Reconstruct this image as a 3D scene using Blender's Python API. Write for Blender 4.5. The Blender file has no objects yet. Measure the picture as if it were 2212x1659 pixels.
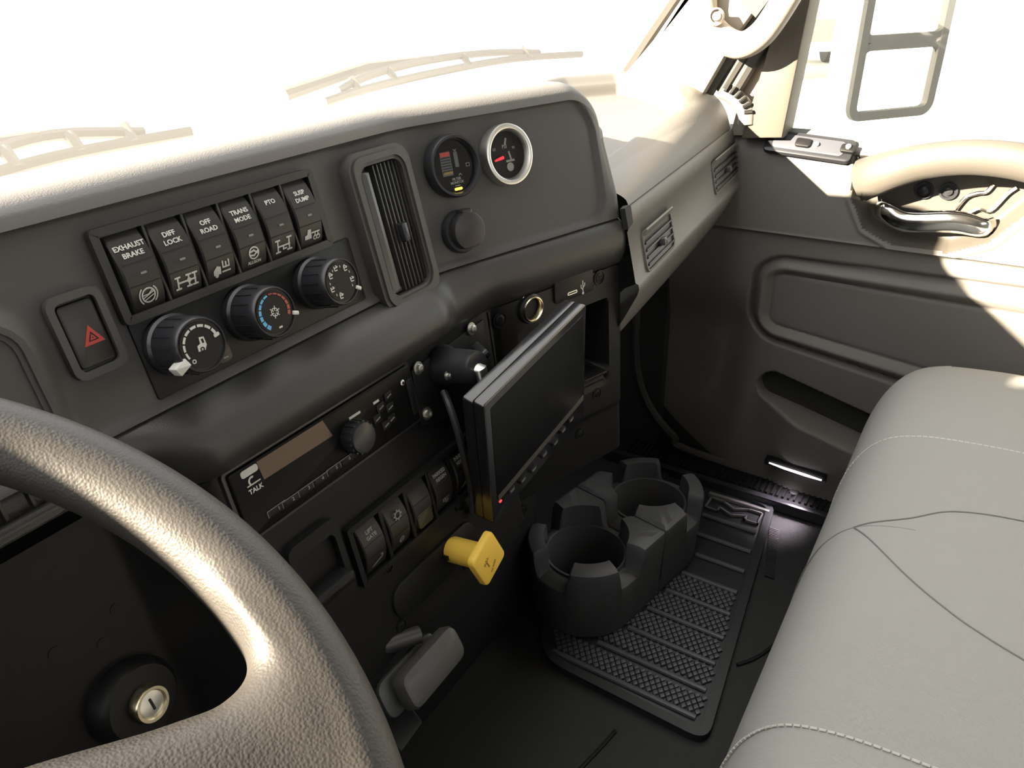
import bpy, math, random
import numpy as np
from mathutils import Matrix, Vector
random.seed(4)
R = math.radians
S = bpy.context.scene
COL = S.collection
PI = math.pi

# ------------------------------------------------------------------ camera
CAM = np.array([0.0, 0.0, 0.92])
_y, _p, _r, FPX = R(56.567), R(28.59), R(-2.05), 1623.2
FWD = np.array([math.sin(_y) * math.cos(_p), math.cos(_y) * math.cos(_p), -math.sin(_p)])
_rt = np.array([math.cos(_y), -math.sin(_y), 0.0])
_up = np.cross(_rt, FWD)
RT = _rt * math.cos(_r) + _up * math.sin(_r)
UP = -_rt * math.sin(_r) + _up * math.cos(_r)
cd = bpy.data.cameras.new('camera')
cd.sensor_fit = 'HORIZONTAL'
cd.sensor_width = 36.0
cd.lens = FPX / 2212 * 36.0
cd.clip_start = 0.02
cd.clip_end = 500
cam = bpy.data.objects.new('camera', cd)
COL.objects.link(cam)
cam.matrix_world = Matrix(((RT[0], UP[0], -FWD[0], CAM[0]), (RT[1], UP[1], -FWD[1], CAM[1]),
                           (RT[2], UP[2], -FWD[2], CAM[2]), (0, 0, 0, 1)))
S.camera = cam

# ------------------------------------------------------------------ world, sun, exposure
SKY, SUN, EXPO = 2.8, 60.0, 0.0
wd = bpy.data.worlds.new('sky')
S.world = wd
wd.use_nodes = True
bg = wd.node_tree.nodes['Background']
bg.inputs[0].default_value = (0.97, 0.985, 1.0, 1)
bg.inputs[1].default_value = SKY
sl = bpy.data.lights.new('sun', 'SUN')
sl.energy = SUN
sl.color = (1.0, 0.85, 0.64)
sl.angle = R(0.8)
so = bpy.data.objects.new('sun', sl)
COL.objects.link(so)
so.location = (-6, 4, 6)
so.rotation_euler = Vector((-1.85, 1.0, 0.76)).to_track_quat('Z', 'Y').to_euler()
S.cycles.caustics_reflective = False
S.cycles.caustics_refractive = False
S.view_settings.view_transform = 'Standard'
S.view_settings.look = 'None'
S.view_settings.exposure = EXPO
S.view_settings.gamma = 1.0
S.view_settings.use_curve_mapping = False

# ------------------------------------------------------------------ image to world helpers
def ray(px, py):
    return FWD + (px - 1106) / FPX * RT - (py - 829.5) / FPX * UP
def hit(px, py, O, n):
    d = ray(px, py)
    n = np.array(n, float)
    return CAM + d * (((np.array(O, float) - CAM) @ n) / (d @ n))
def onx(px, py, x): return hit(px, py, (x, 0, 0), (1, 0, 0))
def ony(px, py, y): return hit(px, py, (0, y, 0), (0, 1, 0))
def onz(px, py, z): return hit(px, py, (0, 0, z), (0, 0, 1))

class Fr:
    """a plane with its own axes: u along it, v up it, n out of it"""
    def __init__(s, O, u, v, n):
        s.O, s.u, s.v, s.n = [np.array(a, float) for a in (O, u, v, n)]
    def uv(s, px, py, w=0.0):
        P = hit(px, py, s.O + s.n * w, s.n) - s.O
        return float(P @ s.u), float(P @ s.v)
    def p(s, u, v, w=0.0): return s.O + s.u * u + s.v * v + s.n * w
    def M(s, u=0, v=0, w=0, rot=0.0):
        o = s.p(u, v, w)
        c, k = math.cos(rot), math.sin(rot)
        a, b = s.u * c + s.v * k, -s.u * k + s.v * c
        return Matrix(((a[0], b[0], s.n[0], o[0]), (a[1], b[1], s.n[1], o[1]), (a[2], b[2], s.n[2], o[2]), (0, 0, 0, 1)))
def mk(O, yaw, tilt):
    a, t = R(yaw), R(tilt)
    u = np.array([math.cos(a), -math.sin(a), 0])
    n = np.array([-math.sin(a) * math.cos(t), -math.cos(a) * math.cos(t), math.sin(t)])
    return Fr(O, u, np.cross(n, u), n)

UL = mk((0, .48, .92), 0, 12.4)                  # upper dash face, flat left run
UR = mk((.51935, .43784, .72823), 17, 12.4)      # its right run, turned to the driver
LL = mk((0, .41, .62), 0, 10)                    # lower dash face, left run
LR = mk((.57996, .41016, .62091), 17, 3)
PD = mk((1.30, .396, .687), -5.3, 12.4)          # passenger dash face
DR = Fr((1.30, 0, 0), (0, -1, 0), (0, 0, 1), (-1, 0, 0))
FL = Fr((0, 0, 0), (1, 0, 0), (0, 1, 0), (0, 0, 1))

# ------------------------------------------------------------------ materials
MATS = {}
def mat(name, col, rough=.5, metal=0.0, bump=None, spec=.5, emit=None, var=0.0, coat=0.0):
    """bump = (kind, scale, strength)"""
    m = bpy.data.materials.new(name)
    m.use_nodes = True
    nt = m.node_tree
    b = nt.nodes['Principled BSDF']
    b.inputs['Base Color'].default_value = (*col, 1)
    b.inputs['Roughness'].default_value = rough
    b.inputs['Metallic'].default_value = metal
    b.inputs['Specular IOR Level'].default_value = spec
    if coat: b.inputs['Coat Weight'].default_value = coat
    if emit:
        b.inputs['Emission Color'].default_value = (*emit[0], 1)
        b.inputs['Emission Strength'].default_value = emit[1]
    tc = nt.nodes.new('ShaderNodeTexCoord')
    if var:
        nz = nt.nodes.new('ShaderNodeTexNoise')
        nz.inputs['Scale'].default_value = 14
        nz.inputs['Detail'].default_value = 4
        nt.links.new(tc.outputs['Object'], nz.inputs['Vector'])
        rp = nt.nodes.new('ShaderNodeValToRGB')
        rp.color_ramp.elements[0].position, rp.color_ramp.elements[1].position = .3, .7
        rp.color_ramp.elements[0].color = (*[c * (1 - var) for c in col], 1)
        rp.color_ramp.elements[1].color = (*[min(1, c * (1 + var)) for c in col], 1)
        nt.links.new(nz.outputs['Fac'], rp.inputs['Fac'])
        nt.links.new(rp.outputs['Color'], b.inputs['Base Color'])
    if bump:
        kind, sc, st = bump
        bp = nt.nodes.new('ShaderNodeBump')
        bp.inputs['Strength'].default_value = st
        bp.inputs['Distance'].default_value = .001
        if kind == 'noise':
            t = nt.nodes.new('ShaderNodeTexNoise')
            t.inputs['Scale'].default_value = sc
            t.inputs['Detail'].default_value = 2
            nt.links.new(tc.outputs['Object'], t.inputs['Vector'])
            out = t.outputs['Fac']
        elif kind == 'leather':
            t = nt.nodes.new('ShaderNodeTexVoronoi')
            t.inputs['Scale'].default_value = sc
            t.feature = 'SMOOTH_F1'
            nt.links.new(tc.outputs['Object'], t.inputs['Vector'])
            out = t.outputs['Distance']
        else:
            mp = nt.nodes.new('ShaderNodeMapping')
            mp.inputs['Rotation'].default_value = (0, 0, R(kind))
            nt.links.new(tc.outputs['Object'], mp.inputs['Vector'])
            t = nt.nodes.new('ShaderNodeTexWave')
            t.inputs['Scale'].default_value = sc
            t.inputs['Distortion'].default_value = .3
            nt.links.new(mp.outputs['Vector'], t.inputs['Vector'])
            out = t.outputs['Fac']
        nt.links.new(out, bp.inputs['Height'])
        nt.links.new(bp.outputs['Normal'], b.inputs['Normal'])
    MATS[name] = m
    return m
PL = mat('lit_dash_plastic', (.140, .136, .131), .52, bump=('noise', 900, .25))  # fascia plastic made lighter, puts the hood's overexposure into its colour
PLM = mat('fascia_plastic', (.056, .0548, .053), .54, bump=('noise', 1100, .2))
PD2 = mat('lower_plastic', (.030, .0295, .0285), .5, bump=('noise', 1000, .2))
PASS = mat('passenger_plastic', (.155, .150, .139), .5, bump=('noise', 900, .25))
DOORM = mat('door_plastic', (.150, .143, .134), .55, bump=('noise', 800, .25))
BLK = mat('black_plastic', (.0095, .0095, .0098), .42, bump=('noise', 1500, .1), spec=.25)
ROLL = mat('roll_plastic', (.036, .0358, .0352), .42, bump=('noise', 1000, .2))
POST = mat('post_trim', (.085, .072, .058), .6, bump=('noise', 700, .2))
SWB = mat('rocker_black', (.020, .0195, .019), .42)
GLOSS = mat('gloss_black', (.010, .010, .011), .12)
SATIN = mat('satin_black', (.022, .023, .027), .3)
DEEP = mat('deep_black', (.006, .006, .006), .7)
WHT = mat('white_print', (.62, .61, .58), .5)
GRYP = mat('grey_print', (.22, .22, .21), .5)
RED = mat('red_print', (.42, .045, .035), .45)
BLUE = mat('blue_print', (.12, .42, .72), .45)
REDM = mat('red_marks', (.38, .07, .05), .45)
CHR = mat('chrome', (.78, .77, .74), .14, 1.0)
ALU = mat('brushed_metal', (.74, .74, .70), .36, 1.0)
BRASS = mat('warm_ring', (.78, .68, .48), .25, 1.0)
YEL = mat('yellow_plastic', (.95, .62, .09), .45, bump=('noise', 600, .1))
YELD = mat('dark_yellow_print', (.30, .17, .02), .6)  # faint dark lettering on the yellow plate
SEATM = mat('seat_fabric', (.37, .365, .35), .85, bump=(20, 260, .35), spec=.2)
THREAD = mat('thread', (.62, .61, .57), .8)
SEAMM = mat('seam_cord', (.20, .197, .19), .9)
RUB = mat('floor_rubber', (.016, .017, .018), .6, bump=('noise', 500, .7))
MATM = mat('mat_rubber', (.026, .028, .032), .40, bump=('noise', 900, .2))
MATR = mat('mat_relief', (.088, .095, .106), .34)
EMB = mat('mat_emblem', (.16, .16, .155), .4)
CUP = mat('cup_plastic', (.105, .108, .116), .40, bump=('noise', 1400, .15))
LEA = mat('wheel_leather', (.036, .033, .030), .5, bump=('leather', 900, .2))
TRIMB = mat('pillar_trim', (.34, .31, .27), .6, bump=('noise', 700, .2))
STRAPM = mat('strap_plastic', (.070, .064, .056), .5, bump=('noise', 800, .2))
INLAY = mat('plate_grey', (.062, .066, .080), .38)
SEAL = mat('seal_rubber', (.045, .043, .039), .6)
HEADL = mat('headliner', (.22, .21, .195), .9)
AMB = mat('amber_display', (.115, .066, .042), .35)
SCR = mat('screen_glass', (.008, .009, .010), .16)
STRP = mat('screen_strip', (.085, .080, .066), .3)
SILV = mat('silver_edge', (.50, .50, .54), .33, .6)
LEDR = mat('red_led', (.8, .05, .05), .4, emit=((1, .06, .06), 1.6))
LEDY = mat('yellow_led', (.8, .7, .1), .4, emit=((1, .80, .12), 1.3))
NEED = mat('needle_red', (.85, .04, .06), .4, emit=((1, .05, .08), .35))
LENS = mat('lamp_lens', (.9, .9, .9), .3, emit=((1, .90, .97), 3.0))
HOODW = mat('white_paint', (.80, .80, .78), .25)
CONC = mat('pale_concrete', (.62, .61, .57), .9, var=.12)
DKG = mat('dark_grille', (.06, .06, .06), .6)
TYRE = mat('tyre_rubber', (.03, .03, .03), .8)
BLUEC = mat('pale_blue_paint', (.35, .55, .68), .4)
PEDM = mat('pedal_rubber', (.060, .059, .056), .42)
METG = mat('grey_metal', (.055, .055, .056), .42, .3)
MONM = mat('monitor_shell', (.012, .012, .014), .17, spec=.8)

def glass_mat(name, haze, tint=(1, 1, 1)):
    m = bpy.data.materials.new(name)
    m.use_nodes = True
    nt = m.node_tree
    nt.nodes.clear()
    o = nt.nodes.new('ShaderNodeOutputMaterial')
    tr = nt.nodes.new('ShaderNodeBsdfTransparent')
    tr.inputs[0].default_value = (*tint, 1)
    gl = nt.nodes.new('ShaderNodeBsdfGlossy')
    gl.inputs['Roughness'].default_value = .02
    tl = nt.nodes.new('ShaderNodeBsdfTranslucent')
    tl.inputs[0].default_value = (.9, .9, .88, 1)
    lw = nt.nodes.new('ShaderNodeLayerWeight')
    lw.inputs['Blend'].default_value = .5
    pw = nt.nodes.new('ShaderNodeMath')
    pw.operation = 'POWER'
    pw.inputs[1].default_value = 5
    nt.links.new(lw.outputs['Facing'], pw.inputs[0])
    fr = nt.nodes.new('ShaderNodeMath')
    fr.operation = 'MULTIPLY_ADD'
    fr.inputs[1].default_value = .6
    fr.inputs[2].default_value = .04
    nt.links.new(pw.outputs[0], fr.inputs[0])
    m1, m2 = nt.nodes.new('ShaderNodeMixShader'), nt.nodes.new('ShaderNodeMixShader')
    m1.inputs[0].default_value = haze
    nt.links.new(tr.outputs[0], m1.inputs[1])
    nt.links.new(tl.outputs[0], m1.inputs[2])
    nt.links.new(fr.outputs[0], m2.inputs[0])
    nt.links.new(m1.outputs[0], m2.inputs[1])
    nt.links.new(gl.outputs[0], m2.inputs[2])
    nt.links.new(m2.outputs[0], o.inputs[0])
    return m
GLW = glass_mat('windshield_glass', .06)
GLS = glass_mat('side_glass', .02, (.97, .99, .97))
MIR = mat('mirror_glass', (.95, .95, .95), .03, 1.0)

# ------------------------------------------------------------------ geometry accumulator
def rrect(w, h, r, n=4, cx=0, cy=0):
    r = min(r, w / 2 - 1e-5, h / 2 - 1e-5)
    o = []
    for (sx, sy, a0) in ((1, -1, -90), (1, 1, 0), (-1, 1, 90), (-1, -1, 180)):
        for k in range(n + 1):
            a = R(a0 + 90 * k / n)
            o.append((cx + sx * (w / 2 - r) + r * math.cos(a), cy + sy * (h / 2 - r) + r * math.sin(a)))
    return o
def ell(a, b=None, n=32, cx=0, cy=0):
    b = b or a
    return [(cx + a * math.cos(2 * PI * k / n), cy + b * math.sin(2 * PI * k / n)) for k in range(n)]
def inset(pts, d):
    n = len(pts)
    o = []
    for i in range(n):
        p0, p1, p2 = [np.array(pts[j % n], float) for j in (i - 1, i, i + 1)]
        e1, e2 = p1 - p0, p2 - p1
        n1 = np.array([-e1[1], e1[0]]) / (np.linalg.norm(e1) + 1e-12)
        n2 = np.array([-e2[1], e2[0]]) / (np.linalg.norm(e2) + 1e-12)
        b = n1 + n2
        L = np.linalg.norm(b)
        if L < 1e-6: b = n1; L = 1
        b = b / L
        o.append(tuple(p1 + b * d / max(.35, b @ n1)))
    return o
_txt = {}
def text_geo(s, size, ext=.00015, spacing=1.0):
    k = (s, size, ext, spacing)
    if k not in _txt:
        c = bpy.data.curves.new('t', 'FONT')
        c.body = s
        c.size = size
        c.extrude = ext
        c.align_x = 'CENTER'
        c.align_y = 'CENTER'
        c.space_character = spacing
        c.space_line = .95
        c.resolution_u = 2
        c.offset = size * .022
        o = bpy.data.objects.new('t', c)
        me = bpy.data.meshes.new_from_object(o)
        _txt[k] = ([tuple(v.co) for v in me.vertices], [tuple(p.vertices) for p in me.polygons])
        bpy.data.objects.remove(o)
        bpy.data.curves.remove(c)
        bpy.data.meshes.remove(me)
    return _txt[k]

class G:
    def __init__(s): s.v, s.f = [], []
    def add(s, vs, fs, M=None):
        k = len(s.v)
        if M is not None: vs = [tuple(M @ Vector(v)) for v in vs]
        s.v += [tuple(map(float, v)) for v in vs]
        s.f += [tuple(i + k for i in f) for f in fs]
        return s
    def slab(s, out, z0, z1, bev=0.0, M=None, bot=True):
        n = len(out)
        rings = [[(x, y, z0) for x, y in out]]
        if bev > 0:
            rings.append([(x, y, z1 - bev) for x, y in out])
            i1 = inset(out, bev * .3); i2 = inset(out, bev)
            rings.append([(x, y, z1 - bev * .3) for x, y in i1])
            rings.append([(x, y, z1) for x, y in i2])
        else:
            rings.append([(x, y, z1) for x, y in out])
        vs = [p for r_ in rings for p in r_]
        fs = []
        for j in range(len(rings) - 1):
            for i in range(n):
                a, b = j * n + i, j * n + (i + 1) % n
                fs.append((a, b, b + n, a + n))
        if bot: fs.append(tuple(range(n))[::-1])
        fs.append(tuple(range((len(rings) - 1) * n, len(rings) * n)))
        return s.add(vs, fs, M)
    def box(s, c, d, bev=0.0, M=None):
        x, y, z = c
        return s.slab([(x + a * d[0] / 2, y + b * d[1] / 2) for a, b in ((-1, -1), (1, -1), (1, 1), (-1, 1))], z - d[2] / 2, z + d[2] / 2, bev, M)
    def frame(s, out, inn, z0, z1, M=None):
        """ring between two outlines with the same number of points"""
        n = len(out)
        vs = [(x, y, z0) for x, y in out] + [(x, y, z1) for x, y in out] + [(x, y, z1) for x, y in inn] + [(x, y, z0) for x, y in inn]
        fs = []
        for j in range(4):
            for i in range(n):
                a, b = j * n + i, j * n + (i + 1) % n
                c, d = (j + 1) % 4 * n + (i + 1) % n, (j + 1) % 4 * n + i
                fs.append((a, b, c, d))
        return s.add(vs, fs, M)
    def lathe(s, prof, n=32, M=None, caps=(True, True)):
        vs, fs = [], []
        for r_, z in prof:
            for k in range(n):
                vs.append((r_ * math.cos(2 * PI * k / n), r_ * math.sin(2 * PI * k / n), z))
        for j in range(len(prof) - 1):
            for k in range(n):
                a, b = j * n + k, j * n + (k + 1) % n
                fs.append((a, b, b + n, a + n))
        if caps[0]: fs.append(tuple(range(n))[::-1])
        if caps[1]: fs.append(tuple(range((len(prof) - 1) * n, len(prof) * n)))
        return s.add(vs, fs, M)
    def tube(s, pts, r, n=10, closed=False, sq=None, up=None, M=None):
        """sq=(a,b): elliptic section, a along `up` side vector"""
        P = [np.array(p, float) for p in pts]
        m = len(P)
        vs, fs = [], []
        rr = r if hasattr(r, '__len__') else [r] * m
        prev = None
        for i in range(m):
            t = P[(i + 1) % m] - P[i - 1] if closed or 0 < i < m - 1 else (P[1] - P[0] if i == 0 else P[-1] - P[-2])
            t = t / (np.linalg.norm(t) + 1e-12)
            if up is not None:
                a = np.array(up, float)
            elif prev is None:
                a = np.array([0, 0, 1.0]) if abs(t[2]) < .9 else np.array([1.0, 0, 0])
            else:
                a = prev
            a = a - t * (a @ t)
            a /= np.linalg.norm(a) + 1e-12
            prev = a
            b = np.cross(t, a)
            fa, fb = sq if sq else (1, 1)
            for k in range(n):
                q = 2 * PI * k / n
                vs.append(tuple(P[i] + rr[i] * (fa * math.cos(q) * a + fb * math.sin(q) * b)))
        for i in range(m if closed else m - 1):
            for k in range(n):
                a, b = i * n + k, i * n + (k + 1) % n
                c, d = (i + 1) % m * n + (k + 1) % n, (i + 1) % m * n + k
                fs.append((a, b, c, d))
        if not closed:
            fs.append(tuple(range(n))[::-1])
            fs.append(tuple(range((m - 1) * n, m * n)))
        return s.add(vs, fs, M)
    def grid(s, pts, M=None, flip=False):
        """pts[i][j] -> quads"""
        a, b = len(pts), len(pts[0])
        vs = [p for row in pts for p in row]
        fs = []
        for i in range(a - 1):
            for j in range(b - 1):
                q = (i * b + j, i * b + j + 1, (i + 1) * b + j + 1, (i + 1) * b + j)
                fs.append(q[::-1] if flip else q)
        return s.add(vs, fs, M)
    def text(s, t, size, x=0, y=0, z=0, rot=0, sx=1.0, M=None):
        vs, fs = text_geo(t, size)
        c, k = math.cos(rot), math.sin(rot)
        return s.add([(x + (a * sx) * c - b * k, y + (a * sx) * k + b * c, z + d) for a, b, d in vs], fs, M)
    def strokes(s, lines, w, z=0, h=.0003, x=0, y=0, sc=1.0, M=None):
        for L in lines:
            for (ax, ay), (bx, by) in zip(L[:-1], L[1:]):
                ax_, ay_, bx_, by_ = x + ax * sc, y + ay * sc, x + bx * sc, y + by * sc
                dx, dy = bx_ - ax_, by_ - ay_
                l = math.hypot(dx, dy) + 1e-12
                ex, ey = dx / l * w / 2, dy / l * w / 2
                nx, ny = -ey, ex
                s.slab([(ax_ - ex - nx, ay_ - ey - ny), (bx_ + ex - nx, by_ + ey - ny), (bx_ + ex + nx, by_ + ey + ny), (ax_ - ex + nx, ay_ - ey + ny)], z, z + h, 0, M)
        return s
    def arc(s, r0, r1, a0, a1, z=0, h=.0003, n=8, x=0, y=0, M=None):
        o = [(x + r1 * math.cos(R(a0 + (a1 - a0) * k / n)), y + r1 * math.sin(R(a0 + (a1 - a0) * k / n))) for k in range(n + 1)]
        i = [(x + r0 * math.cos(R(a0 + (a1 - a0) * k / n)), y + r0 * math.sin(R(a0 + (a1 - a0) * k / n))) for k in range(n + 1)]
        vs = [(a, b, z) for a, b in o] + [(a, b, z) for a, b in i] + [(a, b, z + h) for a, b in o] + [(a, b, z + h) for a, b in i]
        m = n + 1
        fs = []
        for k in range(n):
            fs.append((2 * m + k, 2 * m + k + 1, 3 * m + k + 1, 3 * m + k))
            fs.append((k, k + 1, 2 * m + k + 1, 2 * m + k))
            fs.append((m + k + 1, m + k, 3 * m + k, 3 * m + k + 1))
        return s.add(vs, fs, M)
    def mesh(s, name, m, ang=38):
        me = bpy.data.meshes.new(name)
        me.from_pydata(s.v, [], s.f)
        me.materials.append(m)
        me.polygons.foreach_set('use_smooth', [True] * len(me.polygons))
        me.set_sharp_from_angle(angle=R(ang))
        me.update()
        return me

def tag(o, label=None, cat=None, group=None, kind=None):
    if label: o['label'] = label
    if cat: o['category'] = cat
    if group: o['group'] = group
    if kind: o['kind'] = kind
    return o
def thing(name, label, cat, M=None, group=None, kind=None):
    o = bpy.data.objects.new(name, None)
    COL.objects.link(o)
    o.empty_display_size = .02
    o.matrix_world = M if M is not None else Matrix()
    return tag(o, label, cat, group, kind)
def obj(name, g, m, parent=None, M=None, world=False, ang=38, label=None, kind=None):
    """M is local to the parent; world=True: geometry is in world space"""
    me = g if isinstance(g, bpy.types.Mesh) else g.mesh(name, m, ang)
    o = bpy.data.objects.new(name, me)
    COL.objects.link(o)
    if parent is not None:
        o.parent = parent
        if world:
            root = parent
            W = Matrix()
            while root is not None:
                W = root.matrix_local_w @ W if hasattr(root, 'matrix_local_w') else root.matrix_basis @ W
                root = root.parent
            o.matrix_parent_inverse = W.inverted()
    if M is not None: o.matrix_basis = M
    if label: o['label'] = label
    if kind: o['kind'] = kind
    return o
def T(x=0, y=0, z=0): return Matrix.Translation((x, y, z))
def sst(a, b, x):
    t = np.clip((x - a) / (b - a), 0, 1)
    return t * t * (3 - 2 * t)
def sd_rr(x, y, cx, cy, hw, hh, r):
    qx, qy = np.abs(x - cx) - hw + r, np.abs(y - cy) - hh + r
    return np.hypot(np.maximum(qx, 0), np.maximum(qy, 0)) + np.minimum(np.maximum(qx, qy), 0) - r
def sd_poly(x, y, P):
    P = np.array(P, float)
    d = np.full(np.shape(x), 1e9)
    s = np.ones(np.shape(x))
    n = len(P)
    for i in range(n):
        a, b = P[i], P[i - 1]
        ex, ey = b - a
        wx, wy = x - a[0], y - a[1]
        t = np.clip((wx * ex + wy * ey) / (ex * ex + ey * ey), 0, 1)
        d = np.minimum(d, np.hypot(wx - ex * t, wy - ey * t))
        c1, c2, c3 = y >= a[1], y < b[1], ex * wy > ey * wx
        s = np.where((c1 & c2 & c3) | (~c1 & ~c2 & ~c3), -s, s)
    return d * s
def sd_seg(x, y, a, b, r):
    ex, ey = b[0] - a[0], b[1] - a[1]
    t = np.clip(((x - a[0]) * ex + (y - a[1]) * ey) / (ex * ex + ey * ey), 0, 1)
    return np.hypot(x - a[0] - ex * t, y - a[1] - ey * t) - r
def smooth_path(pts, n):
    """Catmull-Rom through points"""
    P = [np.array(p, float) for p in pts]
    P = [2 * P[0] - P[1]] + P + [2 * P[-1] - P[-2]]
    out = []
    for i in range(1, len(P) - 2):
        for k in range(n):
            t = k / n
            a, b, c, d = P[i - 1], P[i], P[i + 1], P[i + 2]
            out.append(.5 * ((2 * b) + (-a + c) * t + (2 * a - 5 * b + 4 * c - d) * t * t + (-a + 3 * b - 3 * c + d) * t ** 3))
    out.append(P[-2])
    return out

# ================================================================== setting
def struct(name, g, m, ang=38, **k): return obj(name, g, m, kind='structure', ang=ang, **k)
XL, YB, ZR = -.62, -.85, 1.52
struct('floor', G().box((.34, .05, -.02), (1.96, 1.86, .04)), RUB)
struct('wall_front', G().box((.34, .93, .34), (1.96, .06, .68)).box((.10, .535, .16), (1.44, .06, .32), .02), RUB)   # firewall and the engine hump under the dash
g = G()                                                                  # rear wall with a small window opening
g.box((.34, YB - .03, .45), (1.96, .06, .90)).box((.34, YB - .03, 1.42), (1.96, .06, .24))
g.box((-.36, YB - .03, 1.10), (.56, .06, .40)).box((1.04, YB - .03, 1.10), (.56, .06, .40))
struct('wall_rear', g, HEADL)
g = G()                                                                  # driver's side, out of view: door below, narrowed window opening
g.box((XL - .03, 0, .34), (.06, 1.9, .68)).box((XL - .03, -.40, 1.47), (.06, 1.1, .14))
g.box((XL - .03, -.35, 1.03), (.06, 1.0, .76))  # added panel shuts most of the window to cut fill light
struct('wall_left', g, DOORM)
struct('ceiling', G().box((.34, -.36, ZR + .02), (1.96, 1.10, .04)), HEADL)
g = G()                                                                  # passenger side panel around the door
g.box((1.345, 0, .33), (.04, 1.9, .66)).box((1.345, -.62, 1.05), (.04, .50, .86)).box((1.345, -.2, 1.47), (.04, 1.2, .12))
struct('wall_right', g, PD2)

# windshield: raked, bowed forward in the middle, shut by a rubber rim
def ws(x, t):
    k = (x - .34) / .91
    y0 = .80 - .215 * k * k
    y1 = .20 - .13 * k * k
    return (x, y0 + (y1 - y0) * t, .755 + .70 * t)
XS = np.linspace(-.57, 1.25, 25)
win1 = struct('window_1', G().grid([[ws(x, t) for t in np.linspace(0, 1, 9)] for x in XS]), GLW)
rim = [ws(x, 0) for x in XS] + [ws(1.25, t) for t in np.linspace(.1, 1, 9)] + [ws(x, 1) for x in XS[::-1]] + [ws(-.57, t) for t in np.linspace(.9, .1, 8)]
obj('windshield_seal', G().tube(rim, .009, 6, True), SEAL, win1)

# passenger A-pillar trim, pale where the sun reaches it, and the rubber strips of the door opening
def prism_x(poly, x0, x1, bev=0):
    """polygon in (y, z) pushed along x"""
    M = Matrix(((0, 0, -1, x1), (-1, 0, 0, 0), (0, 1, 0, 0), (0, 0, 0, 1)))
    return G().slab([(-y, z) for y, z in poly], 0, x1 - x0, bev, M)
tr1 = struct('trim_1', prism_x([(.60, .735), (.435, .735), (.385, .83), (.33, .91), (.06, 1.46), (-.02, 1.46), (.02, 1.42), (.515, .828)], 1.235, 1.30, .006), TRIMB)
for k, (dy, r_) in enumerate(((0, .012), (.022, .009), (.040, .011))):
    a = np.array((1.262 + .006 * k, .434 - dy, .742)); b = np.array((1.262 + .006 * k, .392 - dy * .9, .815))
    pts = [a + (b - a) * t for t in np.linspace(0, 1.0, 5)] + [b + np.array((0, -.30, .46)) * t for t in (.2, .5, 1)]
    obj('door_weatherstrip', G().tube(pts, r_, 8), SEAL, tr1)
# door window frame
tr2 = struct('trim_2', prism_x([(.372, .672), (.306, .678), (.292, .873), (.19, 1.40), (-.55, 1.40), (-.55, 1.46), (.24, 1.46), (.334, .873)], 1.265, 1.325, .006), POST)
struct('trim_3', prism_x([(.398, .672), (.34, .676), (.318, .873), (.20, 1.40), (.235, 1.40), (.362, .873)], 1.288, 1.312, .003), TRIMB)
win2 = struct('window_2', G().slab([(-.345, .64), (.60, .64), (.60, 1.42), (-.20, 1.42), (-.318, .90)], 0, .004, 0, DR.M(0, 0, -.036)), GLS)

# ribbed sill plate along the door opening, with its plugged hole and edge strip
sill = struct('trim_4', G().box((1.285, .05, .012), (.10, 1.06, .016), .004), BLK)
g = G()
for k in range(90): g.box((1.285, -.40 + k * .0105, .022), (.082, .004, .005))
obj('rib', g, BLK, sill, kind='stuff')
obj('edge_strip', G().box((1.230, .05, .014), (.016, 1.06, .022), .004), SATIN, sill)
q = onz(1715, 1062, .026)
obj('plug', G().lathe([(.0085, 0), (.0085, .003), (.006, .004)], 16, T(q[0], q[1], .022)), DEEP, sill)

# ------------------------------------------------------------------ passenger door
door = thing('door_1', 'passenger door with dark grey moulded trim panel', None, kind='structure')
nu, nv = 460, 260
vv = np.linspace(.022, .685, nv)
t = np.linspace(0, 1, nu)
Vg, Tg = np.meshgrid(vv, t)
uf = -.545 + .17 * (1 - np.clip((Vg - .02) / .20, 0, 1)) ** 2
Ug = uf + (.70 - uf) * Tg
w = .012 * sst(.5145, .519, Vg)
w = w - .035 * np.clip((Vg - .640) / .045, 0, 1) ** 2
w = w + .004 * np.exp(-((Vg - .5155) / .003) ** 2)
vb = np.clip(.312 - (Ug + .256) * .140, .25, .33)
vt = .472 + .015 * (Ug + .28)
sd = sd_rr(Ug, (Vg - (vb + vt) / 2) / (vt - vb) * .175, .10, 0, .430, .0875, .055)
ins = sd
w = w - .012 * np.exp(-(ins / .0045) ** 2) + .007 * np.exp(-((ins + .017) / .007) ** 2) - .006 * np.exp(-((ins + .032) / .004) ** 2) - .004 * sst(-.03, -.04, ins)
ca, cb = (-.268, .222), (.40, .055)
sp = sd_seg(Ug, Vg, ca, cb, .028)
line = Vg - (ca[1] + (Ug - ca[0]) * (cb[1] - ca[1]) / (cb[0] - ca[0]))
blg = sst(.004, -.02, line + .020) * sst(-.30, -.20, Ug)
w = w + .036 * blg * (1 - .35 * sst(.12, .02, Vg)) - .055 * sst(.004, -.006, sp)
w = w - .024 * sst(-.30, -.37, Ug + .10 * np.clip(.33 - Vg, 0, .3)) * sst(.42, .30, Vg)
bowl = [(-.197, .655), (-.190, .59), (-.165, .545), (-.120, .524), (-.041, .522), (.010, .546), (.05, .60), (.06, .655)]
sb = sd_poly(Ug, Vg, bowl)
w = w - .034 * sst(.003, -.016, sb) + .004 * np.exp(-((sb - .006) / .004) ** 2)
g = G().grid([[(1.30 - w[i, j], -Ug[i, j], Vg[i, j]) for j in range(nv)] for i in range(nu)], flip=True)
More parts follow.
